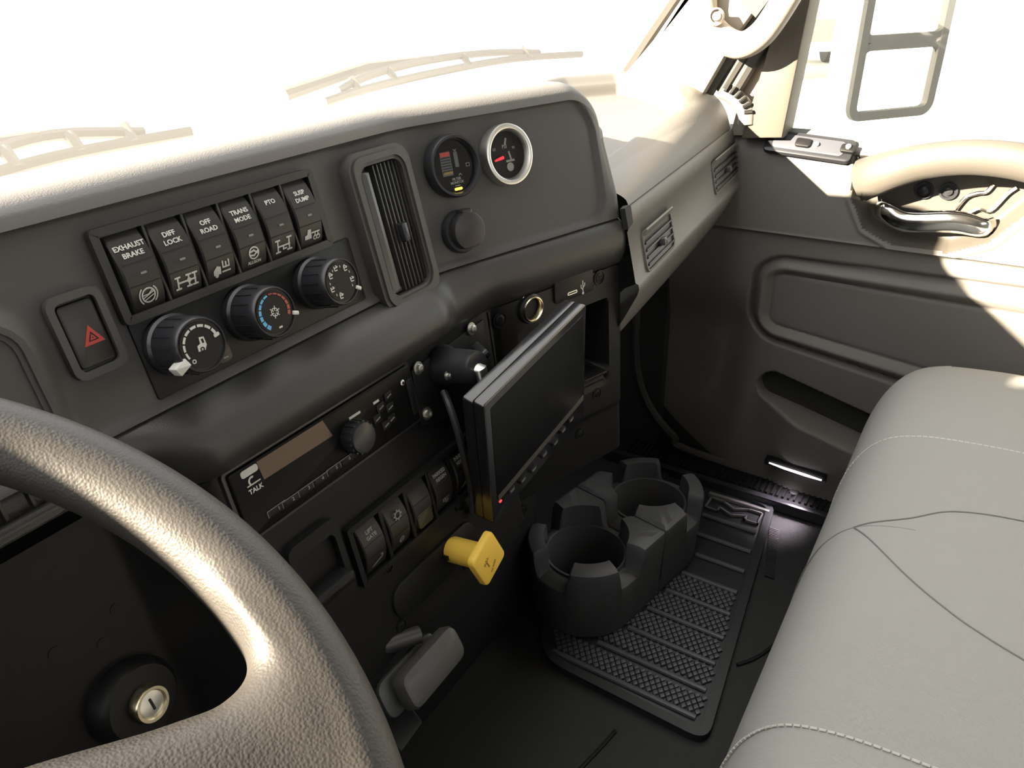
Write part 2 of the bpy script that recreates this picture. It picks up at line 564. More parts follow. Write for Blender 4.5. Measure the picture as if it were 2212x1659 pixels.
def cut(g, keep):
    fs = [f for f in g.f if keep(f)]
    ids = sorted({i for f in fs for i in f})
    mp = {a: b for b, a in enumerate(ids)}
    h_ = G()
    h_.v = [g.v[i] for i in ids]
    h_.f = [tuple(mp[i] for i in f) for f in fs]
    return h_
inb = (sb < .001).ravel()
obj('door_panel', cut(g, lambda f: not inb[f[0]]), DOORM, door, ang=60)
obj('handle_bowl', cut(g, lambda f: inb[f[0]]), STRAPM, door, ang=60)
bp_ = [(1.2985, -u, v) for u, v in bowl]
obj('bowl_rim', G().tube(smooth_path(bp_, 6), .0042, 8), STRAPM, door, ang=70)
pts = [(1.302, .555, .62), (1.302, .553, .35), (1.302, .546, .20), (1.300, .515, .115), (1.298, .455, .055), (1.296, .38, .028), (1.296, -.2, .012)]
obj('door_seal', G().tube(smooth_path(pts, 6), .009, 8), SEAL, door)
# pull strap: a padded arch over the handle bowl
cl = [DR.uv(*q_, .045) for q_ in ((1858, 396), (1885, 384), (1930, 366), (1985, 351), (2050, 342), (2120, 340), (2212, 351), (2330, 385), (2480, 450))]
clr = [.033, .031, .028, .0255, .0245, .0245, .025, .026, .027]
sp3 = smooth_path([(1.30 - d_, -u, v) for (u, v), d_ in zip(cl, (.020, .032, .043, .046, .046, .046, .046, .044, .030))], 6)
g = G().tube(sp3, list(np.interp(np.linspace(0, 8, len(sp3)), range(9), clr)), 14, sq=(1.0, .66), up=(0, 0, 1))
strap = obj('pull_strap', g, STRAPM, door, ang=70)
g = G().tube([(sp3[2][0] + dx, sp3[2][1], sp3[2][2] + dz) for dx, dz in [(.0215 * math.cos(a), .0325 * math.sin(a)) for a in np.linspace(0, 2 * PI, 20)]], .0022, 6)
obj('strap_seam', g, SEAL, strap)
M0 = DR.M(0, 0, 0)
for u, v in (DR.uv(1997, 411, -.020), DR.uv(2049, 413, -.020)):
    b = obj('bolt', G().lathe([(.013, -.002), (.013, .003), (.010, .003), (.009, 0), (.006, 0), (.006, .004), (.001, .005)], 20), SATIN, door, M=DR.M(u, v, -.020))
# chrome release lever
a, b = DR.uv(1895, 455, 0), DR.uv(2142, 492, 0)
pts = [(a[0], a[1], -.012), (a[0] + .012, a[1] + .001, .002), (a[0] + .045, a[1] - .010, .006), (b[0] - .05, b[1] + .004, .006), (b[0] - .012, b[1], .004), (b[0], b[1] + .003, -.010)]
pts = smooth_path(pts, 6)
rr = [.007 + .007 * math.sin(PI * min(1, .12 + .80 * i / (len(pts) - 1))) for i in range(len(pts))]
obj('release_lever', G().tube(pts, rr, 12, sq=(1.25, .7), up=(0, 1, 0), M=M0), CHR, door, label='chrome release lever', ang=70)
obj('sunlit_edge', G().tube(smooth_path([DR.uv(*q_, -.016) + (-.016,) for q_ in ((2055, 465), (2085, 428), (2110, 418), (2130, 415), (2146, 398))], 4), .0028, 8, M=M0)
    .tube(smooth_path([DR.uv(*q_, -.016) + (-.016,) for q_ in ((2092, 462), (2115, 452), (2140, 455), (2175, 420), (2196, 405))], 4), .0028, 8, M=M0), CHR, door, label='bright sunlit edges')  # chrome tubes imitating sunlit edges inside the bowl
# window and mirror switch plate on the belt line
ca_, cb_ = onx(1660, 305, 1.29), onx(1838, 330, 1.29)
d = cb_ - ca_
L = np.linalg.norm(d)
ux = d / L
nn = np.array([-.72, 0, .69]); nn = nn - ux * (nn @ ux); nn /= np.linalg.norm(nn)
sp_ = Fr((ca_ + cb_) / 2 + nn * .002, ux, np.cross(nn, ux), nn)
plate = obj('switch_plate', G().slab(rrect(L + .008, .040, .008), -.004, .004, .003, sp_.M()), SATIN, door)
obj('plate_inlay', G().slab(rrect(L - .018, .026, .007), .004, .0055, .001, sp_.M()), INLAY, plate)
obj('mirror_switch', G().slab(rrect(.024, .015, .004), .0055, .010, .002, sp_.M(-.008, 0)), BLK, plate)
obj('window_switch', G().slab(rrect(.022, .014, .004), .0055, .011, .002, sp_.M(.060, 0)), BLK, plate)
g = G().lathe([(.004, 0), (.004, .004), (.002, .005)], 10, sp_.M(.012, 0, .0055)).lathe([(.004, 0), (.004, .004), (.002, .005)], 10, sp_.M(.060, .001, .010))
obj('switch_icon', g, WHT, plate)
# courtesy lamp under the door edge, lit
q = onx(1716, 1018, 1.262)
lamp = thing('courtesy_lamp', 'lit narrow courtesy lamp along bottom edge of passenger door', 'lamp', T(*q))
obj('lens', G().tube([(0, .048, .003), (-.001, .02, .001), (-.001, -.02, -.001), (0, -.050, -.003)], [.0012, .0022, .0026, .0014], 8), LENS, lamp)
obj('lamp_housing', G().box((.010, 0, .003), (.014, .115, .016), .003), BLK, lamp)
pl = bpy.data.lights.new('courtesy_light', 'SPOT')
pl.energy = 1.5
pl.color = (1, .84, .93)
pl.spot_size = R(95)
pl.spot_blend = .8
pl.shadow_soft_size = .012
po = bpy.data.objects.new('courtesy_light', pl)
COL.objects.link(po)
tgt = onz(1690, 1085, .02)
po.location = (q[0] - .012, q[1] - .01, q[2] + .006)
po.rotation_euler = (Vector(tgt) - Vector(po.location)).to_track_quat('-Z', 'Y').to_euler()

# grab bar on the pillar
pts = [onx(*q_, 1.215) for q_ in ((1528, -60), (1520, 5), (1528, 45), (1560, 82), (1600, 98), (1640, 78), (1676, 32), (1730, -60), (1790, -170))]
gb = thing('grab_bar', 'thick pale looped grab bar bolted to the passenger windshield pillar', 'handle')
obj('loop', G().tube(smooth_path([p + np.array((0, 0, .0)) for p in pts], 6), .0195, 14), TRIMB, gb, ang=80)
qb = onx(1545, 38, 1.200)
obj('bolt_cover', G().lathe([(.0125, -.012), (.0125, .006), (.0095, .008), (.0095, .004), (.006, .004), (.006, .008), (.001, .009)], 24,
    Matrix.LocRotScale(Vector(qb), Vector((-.80, -.52, .3)).to_track_quat('Z', 'Y'), None)), TRIMB, gb)
p0, p1, p2, p3 = [onx(*q_, 1.232) for q_ in ((1597, 0), (1632, 38), (1664, -5), (1640, -60))]
obj('opening_plate', G().add([tuple(p0), tuple(p1), tuple(p2), tuple(p3)] + [tuple(p + np.array((.02, 0, 0))) for p in (p0, p1, p2, p3)],
    [(0, 1, 2, 3), (7, 6, 5, 4), (0, 4, 5, 1), (1, 5, 6, 2), (2, 6, 7, 3), (3, 7, 4, 0)]), SEAL, gb)  # dark plate added to stand in for the loop's dark opening
# ================================================================== dashboard body
class Path:
    """plan curve: straight along +x, then turned 17 degrees to the driver about u0"""
    def __init__(s, u0, y0, half):
        s.us = np.linspace(-.6, .9, 3001)
        h = R(17) * sst(u0 - half, u0 + half, s.us)
        du = s.us[1] - s.us[0]
        s.x = np.concatenate([[0], np.cumsum(np.cos((h[1:] + h[:-1]) / 2) * du)]) + s.us[0]
        s.y = y0 - np.concatenate([[0], np.cumsum(np.sin((h[1:] + h[:-1]) / 2) * du)])
        s.h = h
    def at(s, u):
        return np.interp(u, s.us, s.x), np.interp(u, s.us, s.y), np.interp(u, s.us, s.h)
P1, P2 = Path(.5194, .4378, .035), Path(.580, .41, .012)
T12 = math.tan(R(12.4))
UE, RE = .774, .052
def upper(u, z, d):
    """d: outward offset from the path; returns xyz"""
    over = np.clip((u - UE) / .010, 0, 1)
    uu = np.minimum(u, UE) + .010 * np.sin(over * PI / 2)
    d = d - .010 * (1 - np.cos(over * PI / 2))
    x, y, h = P1.at(uu)
    k = np.clip((uu - (UE - RE)) / RE, 0, 1)
    z = z - (RE - RE * np.sqrt(np.maximum(0, 1 - k * k * .985))) * np.clip((z - .70) / .10, 0, 1)
    return x - np.sin(h) * d, y - np.cos(h) * d, z
def dface(z): return -(z - .728) * T12
def lower(u, v, w):
    over = np.clip((u - UE) / .010, 0, 1)
    uu = np.minimum(u, UE) + .010 * np.sin(over * PI / 2)
    w = w - .010 * (1 - np.cos(over * PI / 2))
    x, y, h = P2.at(uu)
    ti = np.radians(10 - 7 * sst(.57, .59, uu))
    d = -v * np.sin(ti) + w * np.cos(ti)
    return x - np.sin(h) * d, y - np.cos(h) * d, .62 + v * np.cos(ti) + w * np.sin(ti)
UU = np.concatenate([np.arange(-.59, .16, .02), np.arange(.16, UE, .003), UE + np.linspace(0, .010, 5)])
dash = thing('dashboard', 'wide dark grey truck dashboard that wraps round towards the driver', 'dashboard')
def sheet(rows, u=UU):
    """rows of (x,y,z) arrays -> grid"""
    return G().grid([[(X[i], Y[i], Z_[i]) for (X, Y, Z_) in rows] for i in range(len(u))])
O_ = np.ones_like(UU)
# hood: from the far edge forward to the rim that frames the fascia
hood = [(.72, -.225), (.775, -.205), (.797, -.190), (.8045, -.165), (.812, -.12), (.8175, -.08), (.8200, -.055), (.8205, -.040), (.8195, -.031), (.817, -.0245), (.813, -.0195)]
shade_brow = .054 * sst(.13, .0, UU)                                          # unseen driver-side brow raised only to shade wheel and seat
rows = [upper(UU, z * O_ + shade_brow * sst(-.10, -.02, np.array(d)) , d * O_) for z, d in hood]
for z, k_ in ((.811, .85), (.806, .25), (.8045, 0)): rows.append(upper(UU, z * O_ + shade_brow * k_, dface(z) * O_))
def step(u, z):
    sd = sd_rr(u, z, .10, .7422, .658, .0614, .024)
    pod = sd_rr(u, z, -.32, .62, .50, .155, .035)
    return -.0045 * sst(.0015, -.0015, sd) + .010 * sst(.004, -.012, pod)
zz = [.8045] + list(np.arange(.8035, .6765, -.0026)) + [.676]
frows = []
for z in zz:
    wv = step(UU, z * O_)
    frows.append(upper(UU, z * O_ + wv * math.sin(R(12.4)), dface(z) * O_ + wv * math.cos(R(12.4))))
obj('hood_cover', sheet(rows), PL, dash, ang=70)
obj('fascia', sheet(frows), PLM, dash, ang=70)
# knee roll under the fascia, thickest below the climate controls
act = sst(.185, .245, UU)
thick = .010 + .013 * sst(.530, .492, UU)
rr_ = [upper(UU, .676 * O_, dface(.676) * O_), upper(UU, .6745 * O_, dface(.6745) * O_ - .003)]
X0, Y0, Z0 = lower(UU, 0 * O_, 0 * O_)
for k in np.linspace(.04, 1, 14):
    X1, Y1, Z1 = upper(UU, .6735 * O_, dface(.6735) * O_)
    h = np.interp(UU, P1.us, P1.h)
    bl = thick * act * math.sin(PI * k) ** .75 - .055 * (1 - act) * sst(.2, 1, k)
    X, Y, Z_ = X1 + (X0 - X1) * k, Y1 + (Y0 - Y1) * k, Z1 + (Z0 - Z1) * k
    rr_.append((X - np.sin(h) * bl, Y - np.cos(h) * bl, Z_ + .15 * bl * (1 - k)))
obj('knee_roll', sheet(rr_), ROLL, dash, ang=70)
def lstep(u, v):
    w_ = -.055 * (1 - sst(.185, .245, u))
    pla = sd_rr(u, v, .684, -.088, .095, .094, .006)
    cub = sd_rr(u, v, .686, -.083, .068, .047, .008)
    w_ = w_ + .0025 * sst(.001, -.001, pla) - .060 * sst(.001, -.002, cub)
    pad = sd_rr(u, v, .686, -.152, .060, .014, .004)
    w_ = w_ - .006 * np.exp(-(sd_rr(u, v, .686, -.137, .066, .0045, .004) / .002) ** 2)
    return w_
vs_ = [0] + list(np.arange(-.002, -.246, -.003)) + [-.250]
lrows = [lower(UU, v * O_, lstep(UU, v * O_)) for v in vs_]
obj('lower_fascia', sheet(lrows), BLK, dash, ang=70)
X, Y, Z_ = lrows[-1]
h = np.interp(UU, P2.us, P2.h)
obj('underside', sheet([(X, Y, Z_)] + [(X + np.sin(h) * k, Y + np.cos(h) * k, Z_ - .004 + .1 * k) for k in (.012, .06, .14)]), DEEP, dash)
# right-hand end wall
edge = [tuple(float(a[-1]) for a in r_) for r_ in rows[3:] + frows[1:] + rr_[1:] + lrows[1:]]
hN = np.array([math.sin(R(17)), math.cos(R(17)), 0])
obj('end_wall', G().grid([[p, tuple(np.array(p) + hN * .012 + np.array((.003, 0, 0))), tuple(np.array(p) + hN * .20 + np.array((.010, 0, 0)))] for p in edge]), PL, dash, ang=70)
g = G()                                                                  # seam between the left and right lower panels
g.add([tuple(float(c) for c in lower(np.array(u), np.array(v), np.array(.0012))) for u in (.579, .5815) for v in (-.002, -.245)], [(0, 1, 3, 2)])
obj('panel_seam', g, DEEP, dash)

# passenger shelf: rolled front lip, shallow tray, ridge that rises towards the windshield
nx, ny = 150, 130
xs = np.linspace(.779, 1.292, nx)
ts = np.linspace(0, 1, ny)
Xg, Tg = np.meshgrid(xs, ts, indexing='ij')
yf = .345 + .0927 * (Xg - .75)
ye = .80 - .215 * ((Xg - .34) / .91) ** 2 - .014
Yg = yf + (ye - yf) * Tg
sx = np.clip((Xg - .75) / .5, 0, 1.1)
sy = np.clip((Yg - .40) / .23, 0, 1)
zr = (.701 + .041 * sx) * (1 - sy) + (.752 + .016 * sx) * sy
k = np.clip((Yg - yf) / .055, 0, 1)
Zg = .686 + (zr - .686) * np.sqrt(np.maximum(0, 1 - (1 - k) ** 2))
tray = [(.60, .412), (1.06, .432), (1.135, .428), (1.165, .45), (1.205, .52), (1.20, .565), (1.12, .607), (1.0, .628), (.60, .66)]
st = sd_poly(Xg, Yg, tray)
Zg = Zg - .016 * sst(.003, -.010, st) + .011 * sst(0, .02, st) * sst(.025, .05, Yg - yf) * sst(.085, .04, st) * sst(.45, .50, Yg + .35 * np.clip(Xg - 1.1, 0, .2))
Zg = Zg - .06 * sst(.055, .12, st) * sst(.5, .6, Yg) - .02 * sst(1.262, 1.292, Xg)
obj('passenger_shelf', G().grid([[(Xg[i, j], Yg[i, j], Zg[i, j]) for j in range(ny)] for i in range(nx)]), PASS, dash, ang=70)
us = np.linspace(-.540, -.006, 60)
prof = [(.0, -.001), (-.0015, -.004), (-.003, -.001), (-.008, .001), (-.030, .001), (-.031, -.0005), (-.033, -.0005), (-.034, .001), (-.090, .001), (-.100, -.003), (-.108, -.012), (-.118, -.035), (-.135, -.09), (-.15, -.20), (-.16, -.28)]
prof = [(.0, -.001), (-.0015, -.004), (-.003, -.001), (-.008, .001), (-.026, .001), (-.027, -.0005), (-.088, -.0005), (-.090, .0025), (-.096, .0025), (-.103, -.001), (-.112, -.008), (-.13, -.022), (-.16, -.048), (-.20, -.088), (-.24, -.14), (-.27, -.24)]
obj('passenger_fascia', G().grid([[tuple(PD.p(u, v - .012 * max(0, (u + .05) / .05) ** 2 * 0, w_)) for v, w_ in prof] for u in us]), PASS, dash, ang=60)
M = PD.M(-.529, -.008, .0)
obj('notch_shade', G().slab([(-.012, -.016), (.005, -.013), (.007, .006), (-.001, .009), (-.012, .008)], -.004, .0022, 0, M), DEEP, dash)  # flush dark patch, the shade of a hole put in as colour
xs2 = np.linspace(-.59, .86, 40)
obj('sun_stop_panel', G().grid([[(x, .600, .728), (x, .64, .742), (x, (.66 + ws(x, 0)[1]) / 2, .746), (x, ws(x, 0)[1] - .012, .750), (x, ws(x, 0)[1] + .008, .762)] for x in xs2]), ROLL, dash)  # added sheet that keeps sun from entering the hollow dash
xs3 = np.linspace(.50, 1.292, 44)
obj('sun_stop_wall', G().grid([[(x, ws(x, 0)[1] - .030, .45), (x, ws(x, 0)[1] - .022, .70), (x, ws(x, 0)[1] - .008, .735), (x, ws(x, 0)[1] + .004, .757)] for x in xs3]), ROLL, dash)  # added wall that stops sunlight leaking under the shelf
# demister grille at the pillar end of the shelf
grl = thing('demister_grille', 'small slotted side demister grille at outer corner of the dash top', 'vent')
pa = [onx(*q_, 1.268) for q_ in ((1562, 196), (1582, 206), (1600, 222), (1612, 243), (1612, 268))]
pth = smooth_path(pa, 5)
obj('grille_strip', G().tube(pth, .0125, 8, sq=(.8, 1.1), up=(-1, 0, .6)), PASS, grl, ang=70)
for i in range(1, 18, 3):
    a, b = pth[i], pth[i + 1]
    m_ = (a + b) / 2 + np.array((-.0092, -.0045, .0075))
    dr_ = (b - a) / np.linalg.norm(b - a)
    sdv = np.cross(dr_, np.array((-.8, -.2, .5))); sdv /= np.linalg.norm(sdv)
    obj('slot', G().tube([m_ - sdv * .006, m_ + sdv * .006], .0032, 6), DEEP, grl)
# side wall under the passenger end of the dash
struct('baseboard_right', G().box((1.315, .70, .34), (.03, .42, .68)), PD2)

# ================================================================== fittings of the upper fascia
FW = -.0045
CHEEK = mat('vent_cheek', (.075, .077, .080), .34)
def vent(name, label, fr, cx, cy, W, H, n_sl, vertical, m_out=PLM, depth=.028, cheek=None, frame_w=.012, group=None, flush=False):
    t = thing(name, label, 'air vent', fr.M(cx, cy, 0), group)
    r = min(W, H) * .22
    iw, ih = W - 2 * frame_w, H - 2 * frame_w
    out, inn = rrect(W, H, r, 5), rrect(iw, ih, r * .6, 5)
    if flush: obj('bezel', G().frame(out, inn, -.012, .0022), PASS, t)
    else: obj('bezel', G().frame(out, inn, -.012, .007).frame(inset(out, .004), inset(inn, -.003), .007, .009), m_out, t)
    obj('duct', G().slab(rrect(iw + .002, ih + .002, r * .6, 5), -.0118, -.0105), DEEP, t)
    me = None
    for k in range(n_sl):
        if vertical:
            x0 = -iw / 2 + (iw * .30 if cheek else 0)
            x = x0 + (iw - (iw * .30 if cheek else 0)) * (k + .7) / (n_sl + .4)
            g = G().box((0, 0, 0), (.0026, ih - .002, .013), .0006, Matrix.Rotation(R(16), 4, 'Y'))
            M = T(x, 0, -.003)
        else:
            y = ih / 2 - ih * (k + .55) / n_sl
            g = G().box((0, 0, 0), (iw - .002, .0022, .014), .0007, Matrix.Rotation(R(-28), 4, 'X'))
            M = T(0, y, -.002)
        if flush and k == 0:
            obj('slat', G().box((0, 0, .004), (iw - .002, .0026, .020), .0007, Matrix.Rotation(R(-50), 4, 'X')), PASS, t, M=M)
            continue
        me = me or g.mesh('slat', SWB if vertical else m_out)
        obj('slat', me, None, t, M=M)
    if cheek:
        obj('cheek', G().slab([(-iw / 2 + .001, -ih / 2 + .002), (-iw / 2 + iw * .27, -ih / 2 + .004), (-iw / 2 + iw * .27, ih / 2 - .004), (-iw / 2 + .001, ih / 2 - .002)], -.010, .0065, .006), CHEEK, t)
        obj('thumb_tab', G().slab(rrect(.0075, .017, .002), -.004, .009, .002, T(iw * .16, -.006)), SATIN, t)
    else:
        obj('thumb_tab', G().slab(rrect(.010, .010, .002), -.004, .010, .002, T(iw * .02, -ih * .05)), CHEEK, t)
    return t
def uvw(fr, *q, w=0): return fr.uv(*q, w)
vent('air_vent', 'tall upright air vent with dark vertical slats in the dash centre', UL, .4815, -.196, .076, .136, 7, True, cheek=True)
for lbl_, q4 in (('horizontal air vent in passenger dash nearer the centre console', ((1389, 502), (1457, 452), (1447, 546), (1395, 578))),
                 ('horizontal air vent in passenger dash nearer the door', ((1540, 351), (1593, 309), (1588, 383), (1543, 415)))):
    a4 = np.array([PD.uv(*q_, .001) for q_ in q4])
    cu_, cv_ = a4.mean(0)
    wu_ = (a4[1, 0] + a4[2, 0] - a4[0, 0] - a4[3, 0]) / 2
    hv_ = (a4[0, 1] + a4[1, 1] - a4[2, 1] - a4[3, 1]) / 2
    vent('air_vent', lbl_, PD, cu_, cv_, wu_ + .004, max(hv_, .046) + .004, 5, False, SWB, frame_w=.003, flush=True)
vent('air_vent', 'upright air vent half hidden behind the steering wheel rim', UL, .107, -.216, .130, .116, 7, True, frame_w=.008)

# hazard switch
u, v = UL.uv(188, 720)
hz = thing('hazard_switch', 'upright black hazard warning switch with red triangle', 'switch', UL.M(.2065, -.1855, .0))
o_, i_ = rrect(.034, .052, .007), rrect(.025, .043, .004)
obj('recess_rim', G().frame(o_, i_, -.004, .0012), PLM, hz)
obj('rocker', G().slab(rrect(.0225, .0395, .003), -.006, -.0005, .0015), SWB, hz)
tri = [(-.0066, -.0052), (.0066, -.0052), (0, .0066)]
g = G()
o2, i2 = tri, inset(tri, .0019)
g.frame(o2, i2, -.0007, .0000)
o3 = inset(tri, .0027)
g.frame(o3, inset(o3, .0008), -.0007, .0000)
obj('triangle', g, RED, hz, M=T(.002, -.002))

# rocker switches, upper row
def rocker(name, label, M, Wd, Hh, lines, sym, group, led=True, pr=WHT, lift=.010, face=SWB):
    t = thing(name, label, 'switch', M, group)
    h2 = Hh / 2
    n = 12
    ys = np.linspace(-h2, h2, n)
    zs = [lift - .0035 * (2 * y / Hh) ** 2 * 2 for y in ys]
    g = G()
    vsx, fs = [], []
    for y, z in zip(ys, zs):
        vsx += [(-Wd / 2, y, -.003), (-Wd / 2 + .0003, y, z - .001), (-Wd / 2 + .0014, y, z), (Wd / 2 - .0014, y, z), (Wd / 2 - .0003, y, z - .001), (Wd / 2, y, -.003)]
    for j in range(n - 1):
        for i in range(5):
            a = j * 6 + i
            fs.append((a, a + 1, a + 7, a + 6))
    fs += [tuple(range(6))[::-1], tuple(range((n - 1) * 6, n * 6))]
    g.add(vsx, fs)
    obj('rocker', g, face, t)
    zy = lambda y: lift - .0035 * (2 * y / Hh) ** 2 * 2 + .0002
    def lay(g):
        g.v = [(x, y, z + zy(y)) for x, y, z in g.v]
        return g
    if lines:
        g = G()
        for k, s in enumerate(lines):
            y = Hh * .325 - k * Hh * .105
            wd = len(s) * .0025
            g.text(s, .0044, 0, y, 0, sx=min(1.1, (Wd - .003) / max(wd, 1e-4)))
        obj('legend', lay(g), pr, t)
    g = G()
    for y in (Hh * .12, -Hh * .17):
        g.box((0, y, 0), (Wd - .004, .0006, .0003))
    obj('groove', lay(g), DEEP, t)
    if led: obj('indicator', G().slab(rrect(.0042, .0014, .0006), 0, .0003, 0, T(.001, -Hh * .03, zy(0))), GRYP, t)
    if sym:
        y = -Hh * .325
        g = G()
        sym(g, y, .0001)
        obj('symbol', lay(g), pr, t)
    return t
def s_brake(g, y, z):
    g.arc(.0040, .0050, 0, 360, z, n=24, y=y)
    g.arc(.0058, .0067, 130, 230, z, n=8, y=y).arc(.0058, .0067, -50, 50, z, n=8, y=y)
    g.strokes([[(-.0036, -.0012), (0, .0002), (.0036, .0016)], [(-.0034, .0004), (0, .0006), (.0030, .0028)], [(-.0026, -.0026), (.0036, -.0004)]], .0007, z, y=y)
def s_axles(g, y, z):
    g.strokes([[(-.0065, 0), (.0065, 0)], [(-.0065, -.0038), (-.0065, .0038)], [(-.0080, .0038), (-.0050, .0038)], [(-.0080, -.0038), (-.0050, -.0038)],
               [(.0018, -.0038), (.0018, .0038)], [(.0003, .0038), (.0033, .0038)], [(.0003, -.0038), (.0033, -.0038)],
               [(.0065, -.0038), (.0065, .0038)], [(.0050, .0038), (.0080, .0038)], [(.0050, -.0038), (.0080, -.0038)]], .0012, z, y=y)
    g.slab(ell(.0017, n=10, cx=.0018, cy=y), z, z + .0003)
def s_offroad(g, y, z):
    g.slab([(-.0070, y - .004), (-.001, y - .004), (-.001, y + .001), (-.004, y + .002), (-.007, y - .001)], z, z + .0003)
    g.strokes([[(.0005, -.003), (.0065, -.003)], [(.001, .004), (.001, 0), (.006, 0), (.006, .004)], [(.0035, 0), (.0035, .003)]], .0011, z, y=y)
    g.slab(ell(.0014, n=10, cx=-.0045, cy=y - .0045), z, z + .0003)
def s_trans(g, y, z):
    g.arc(.0036, .0046, 0, 360, z, n=24, y=y + .002)
    g.strokes([[(-.0036, .003), (0, .0038), (.0036, .001)], [(-.0036, .001), (0, .0002), (.0036, .003)]], .0012, z, y=y)
    g.text('ALLISON', .0030, 0, y - .0045, z)
def s_pto(g, y, z):
    g.strokes([[(-.006, -.004), (-.006, .003)], [(-.0078, .004), (-.0042, .004)], [(-.0078, -.0045), (-.0042, -.0045)], [(-.006, -.0005), (.005, -.0005)],
               [(.005, -.0045), (.005, .0045)], [(.0033, .0045), (.0070, .0045)], [(.0033, -.0045), (.0070, -.0045)], [(-.001, -.0005), (-.001, -.003), (.002, -.003)]], .0012, z, y=y)
def s_dump(g, y, z):
    g.slab([(-.0075, y - .003), (-.0005, y - .003), (-.001, y + .004), (-.004, y + .004), (-.005, y + .0005), (-.0075, y)], z, z + .0003)
    g.strokes([[(0, .001), (.0075, .001)], [(.003, .001), (.003, -.002)], [(.006, .001), (.006, -.002)]], .001, z, y=y)
    g.arc(.0012, .002, 0, 360, z, n=10, x=.003, y=y - .003).arc(.0012, .002, 0, 360, z, n=10, x=.0062, y=y - .003)
hs = thing('switch_housing', 'black surround that frames the row of six labelled rocker switches', 'switch panel', UL.M(.3205, -.160, FW))
Wb, Hb = .182, .061
o_ = rrect(Wb, Hb, .004)
obj('surround', G().frame(o_, inset(o_, .0055), -.004, .0065), SWB, hs)
obj('back_plate', G().slab(inset(o_, .004), -.004, -.001), DEEP, hs)
PT = .0284
for k in range(5):
    obj('divider', G().box((-.0852 + PT * (k + 1) + .0005, 0, .002), (.0020, Hb - .009, .008), .0006), SWB, hs)
ROW = [(['EXHAUST', 'BRAKE'], s_brake, 'black rocker switch lettered EXHAUST BRAKE in the upper row'),
       (['DIFF', 'LOCK'], s_axles, 'black rocker switch lettered DIFF LOCK in the upper row'),
       (['OFF', 'ROAD'], s_offroad, 'black rocker switch lettered OFF ROAD in the upper row'),
       (['TRANS', 'MODE'], s_trans, 'black rocker switch lettered TRANS MODE in the upper row'),
       (['PTO'], s_pto, 'black rocker switch lettered PTO in the upper row'),
       (['SUSP', 'DUMP'], s_dump, 'black rocker switch lettered SUSP DUMP in the upper row')]
for k, (ln, sy_, lb) in enumerate(ROW):
    rocker('rocker_switch', lb, UL.M(.3205 - .0852 + PT * (k + .5) + .0005, -.1605, FW), .0248, .049, ln, sy_, 'upper row of rocker switches')

# climate panel and its three dials
cp = thing('climate_control', 'flat dark climate control plate behind the three round dials', 'control panel', UL.M(.3325, -.2165, FW))
obj('plate', G().slab(rrect(.200, .0535, .002), -.002, .0015, .0008), BLK, cp)
bt = UL.uv(492, 752, .004)
obj('small_button', G().slab(rrect(.012, .022, .004), 0, .0022, .001, T(bt[0] - .3325, bt[1] + .2165)), SWB, cp)
obj('button_marks', G().arc(.003, .0036, 20, 320, .0024, n=12).strokes([[(-.003, -.001), (.003, .001)]], .0007, .0024).box((0, -.009, .0024), (.004, .0012, .0003)), GRYP, cp, M=T(bt[0] - .3325, bt[1] + .2165 + .002))
def dial(label, px, r, prot, marks, pointer_a, pmat, pbig=False):
    u, v = UL.uv(*px, prot)
    t = thing('climate_dial', label, 'dial', UL.M(u, v, 0) @ Matrix.Diagonal((.86, .86, .95, 1)), 'climate dials')
    prof = [(r * 1.08, FW), (r * 1.08, .003), (r * 1.0, .005), (r * .985, prot - .006), (r * .95, prot - .0015), (r * .90, prot), (r * .87, prot), (r * .86, prot - .0015), (r * .80, prot - .0015), (0.0005, prot - .0015)]
    obj('dial_body', G().lathe(prof, 40), SATIN, t)
    g = G()
    for k in range(9):
        a = R(100 + 22 * k)
        g.box((r * 1.0, 0, prot * .5), (.0012, .0008, prot * .6), 0, Matrix.Rotation(a, 4, 'Z'))
    obj('grip_rib', g, SATIN, t)
    obj('dial_face', G().slab(ell(r * .79, n=36), prot - .0016, prot - .0009), BLK, t)
    marks(t, r, prot - .0008)
    a = R(pointer_a)
    if pbig:
        obj('pointer', G().slab(rrect(.0115, .0075, .001), prot - .008, prot + .0004, .001, Matrix.Rotation(a, 4, 'Z') @ T(r * 1.0, 0, 0)), pmat, t, label='white pointer block')
    else:
        obj('pointer', G().slab(rrect(.006, .0036, .0012), prot - .003, prot + .0008, .001, Matrix.Rotation(a, 4, 'Z') @ T(r * .93, 0, 0)), pmat, t, label='white pointer')
def m_fan(t, r, z):
    g = G()
    n = 8
    for k in range(n):
        a0 = 205 - k * 24.5
        wd = .0016 + .0007 * k / n
        g.arc(r * .60, r * .60 + wd, a0 - 20, a0, z, n=4)
    g.arc(.0010, .0017, 0, 360, z, n=12, x=r * .62 * math.cos(R(222)), y=r * .62 * math.sin(R(222)))
    g.slab(rrect(.0050, .0028, .0008), z, z + .0003, 0, Matrix.Rotation(R(10), 4, 'Z') @ T(r * .66, 0, 0))
    g.slab([(-.0042, -.0040), (.0015, -.0046), (.0040, -.0012), (.0038, .0052), (-.0002, .0060), (-.0008, .0012), (-.0036, .0002)], z, z + .0003)
    obj('fan_scale', g, WHT, t)
    obj('cab_icon_hole', G().arc(.0010, .0018, 0, 360, z + .0003, n=12, x=-.0006, y=-.0032).slab([(.0012, .001), (.0026, .001), (.0026, .0042), (.0008, .0042)], z + .0003, z + .0005), BLK, t)
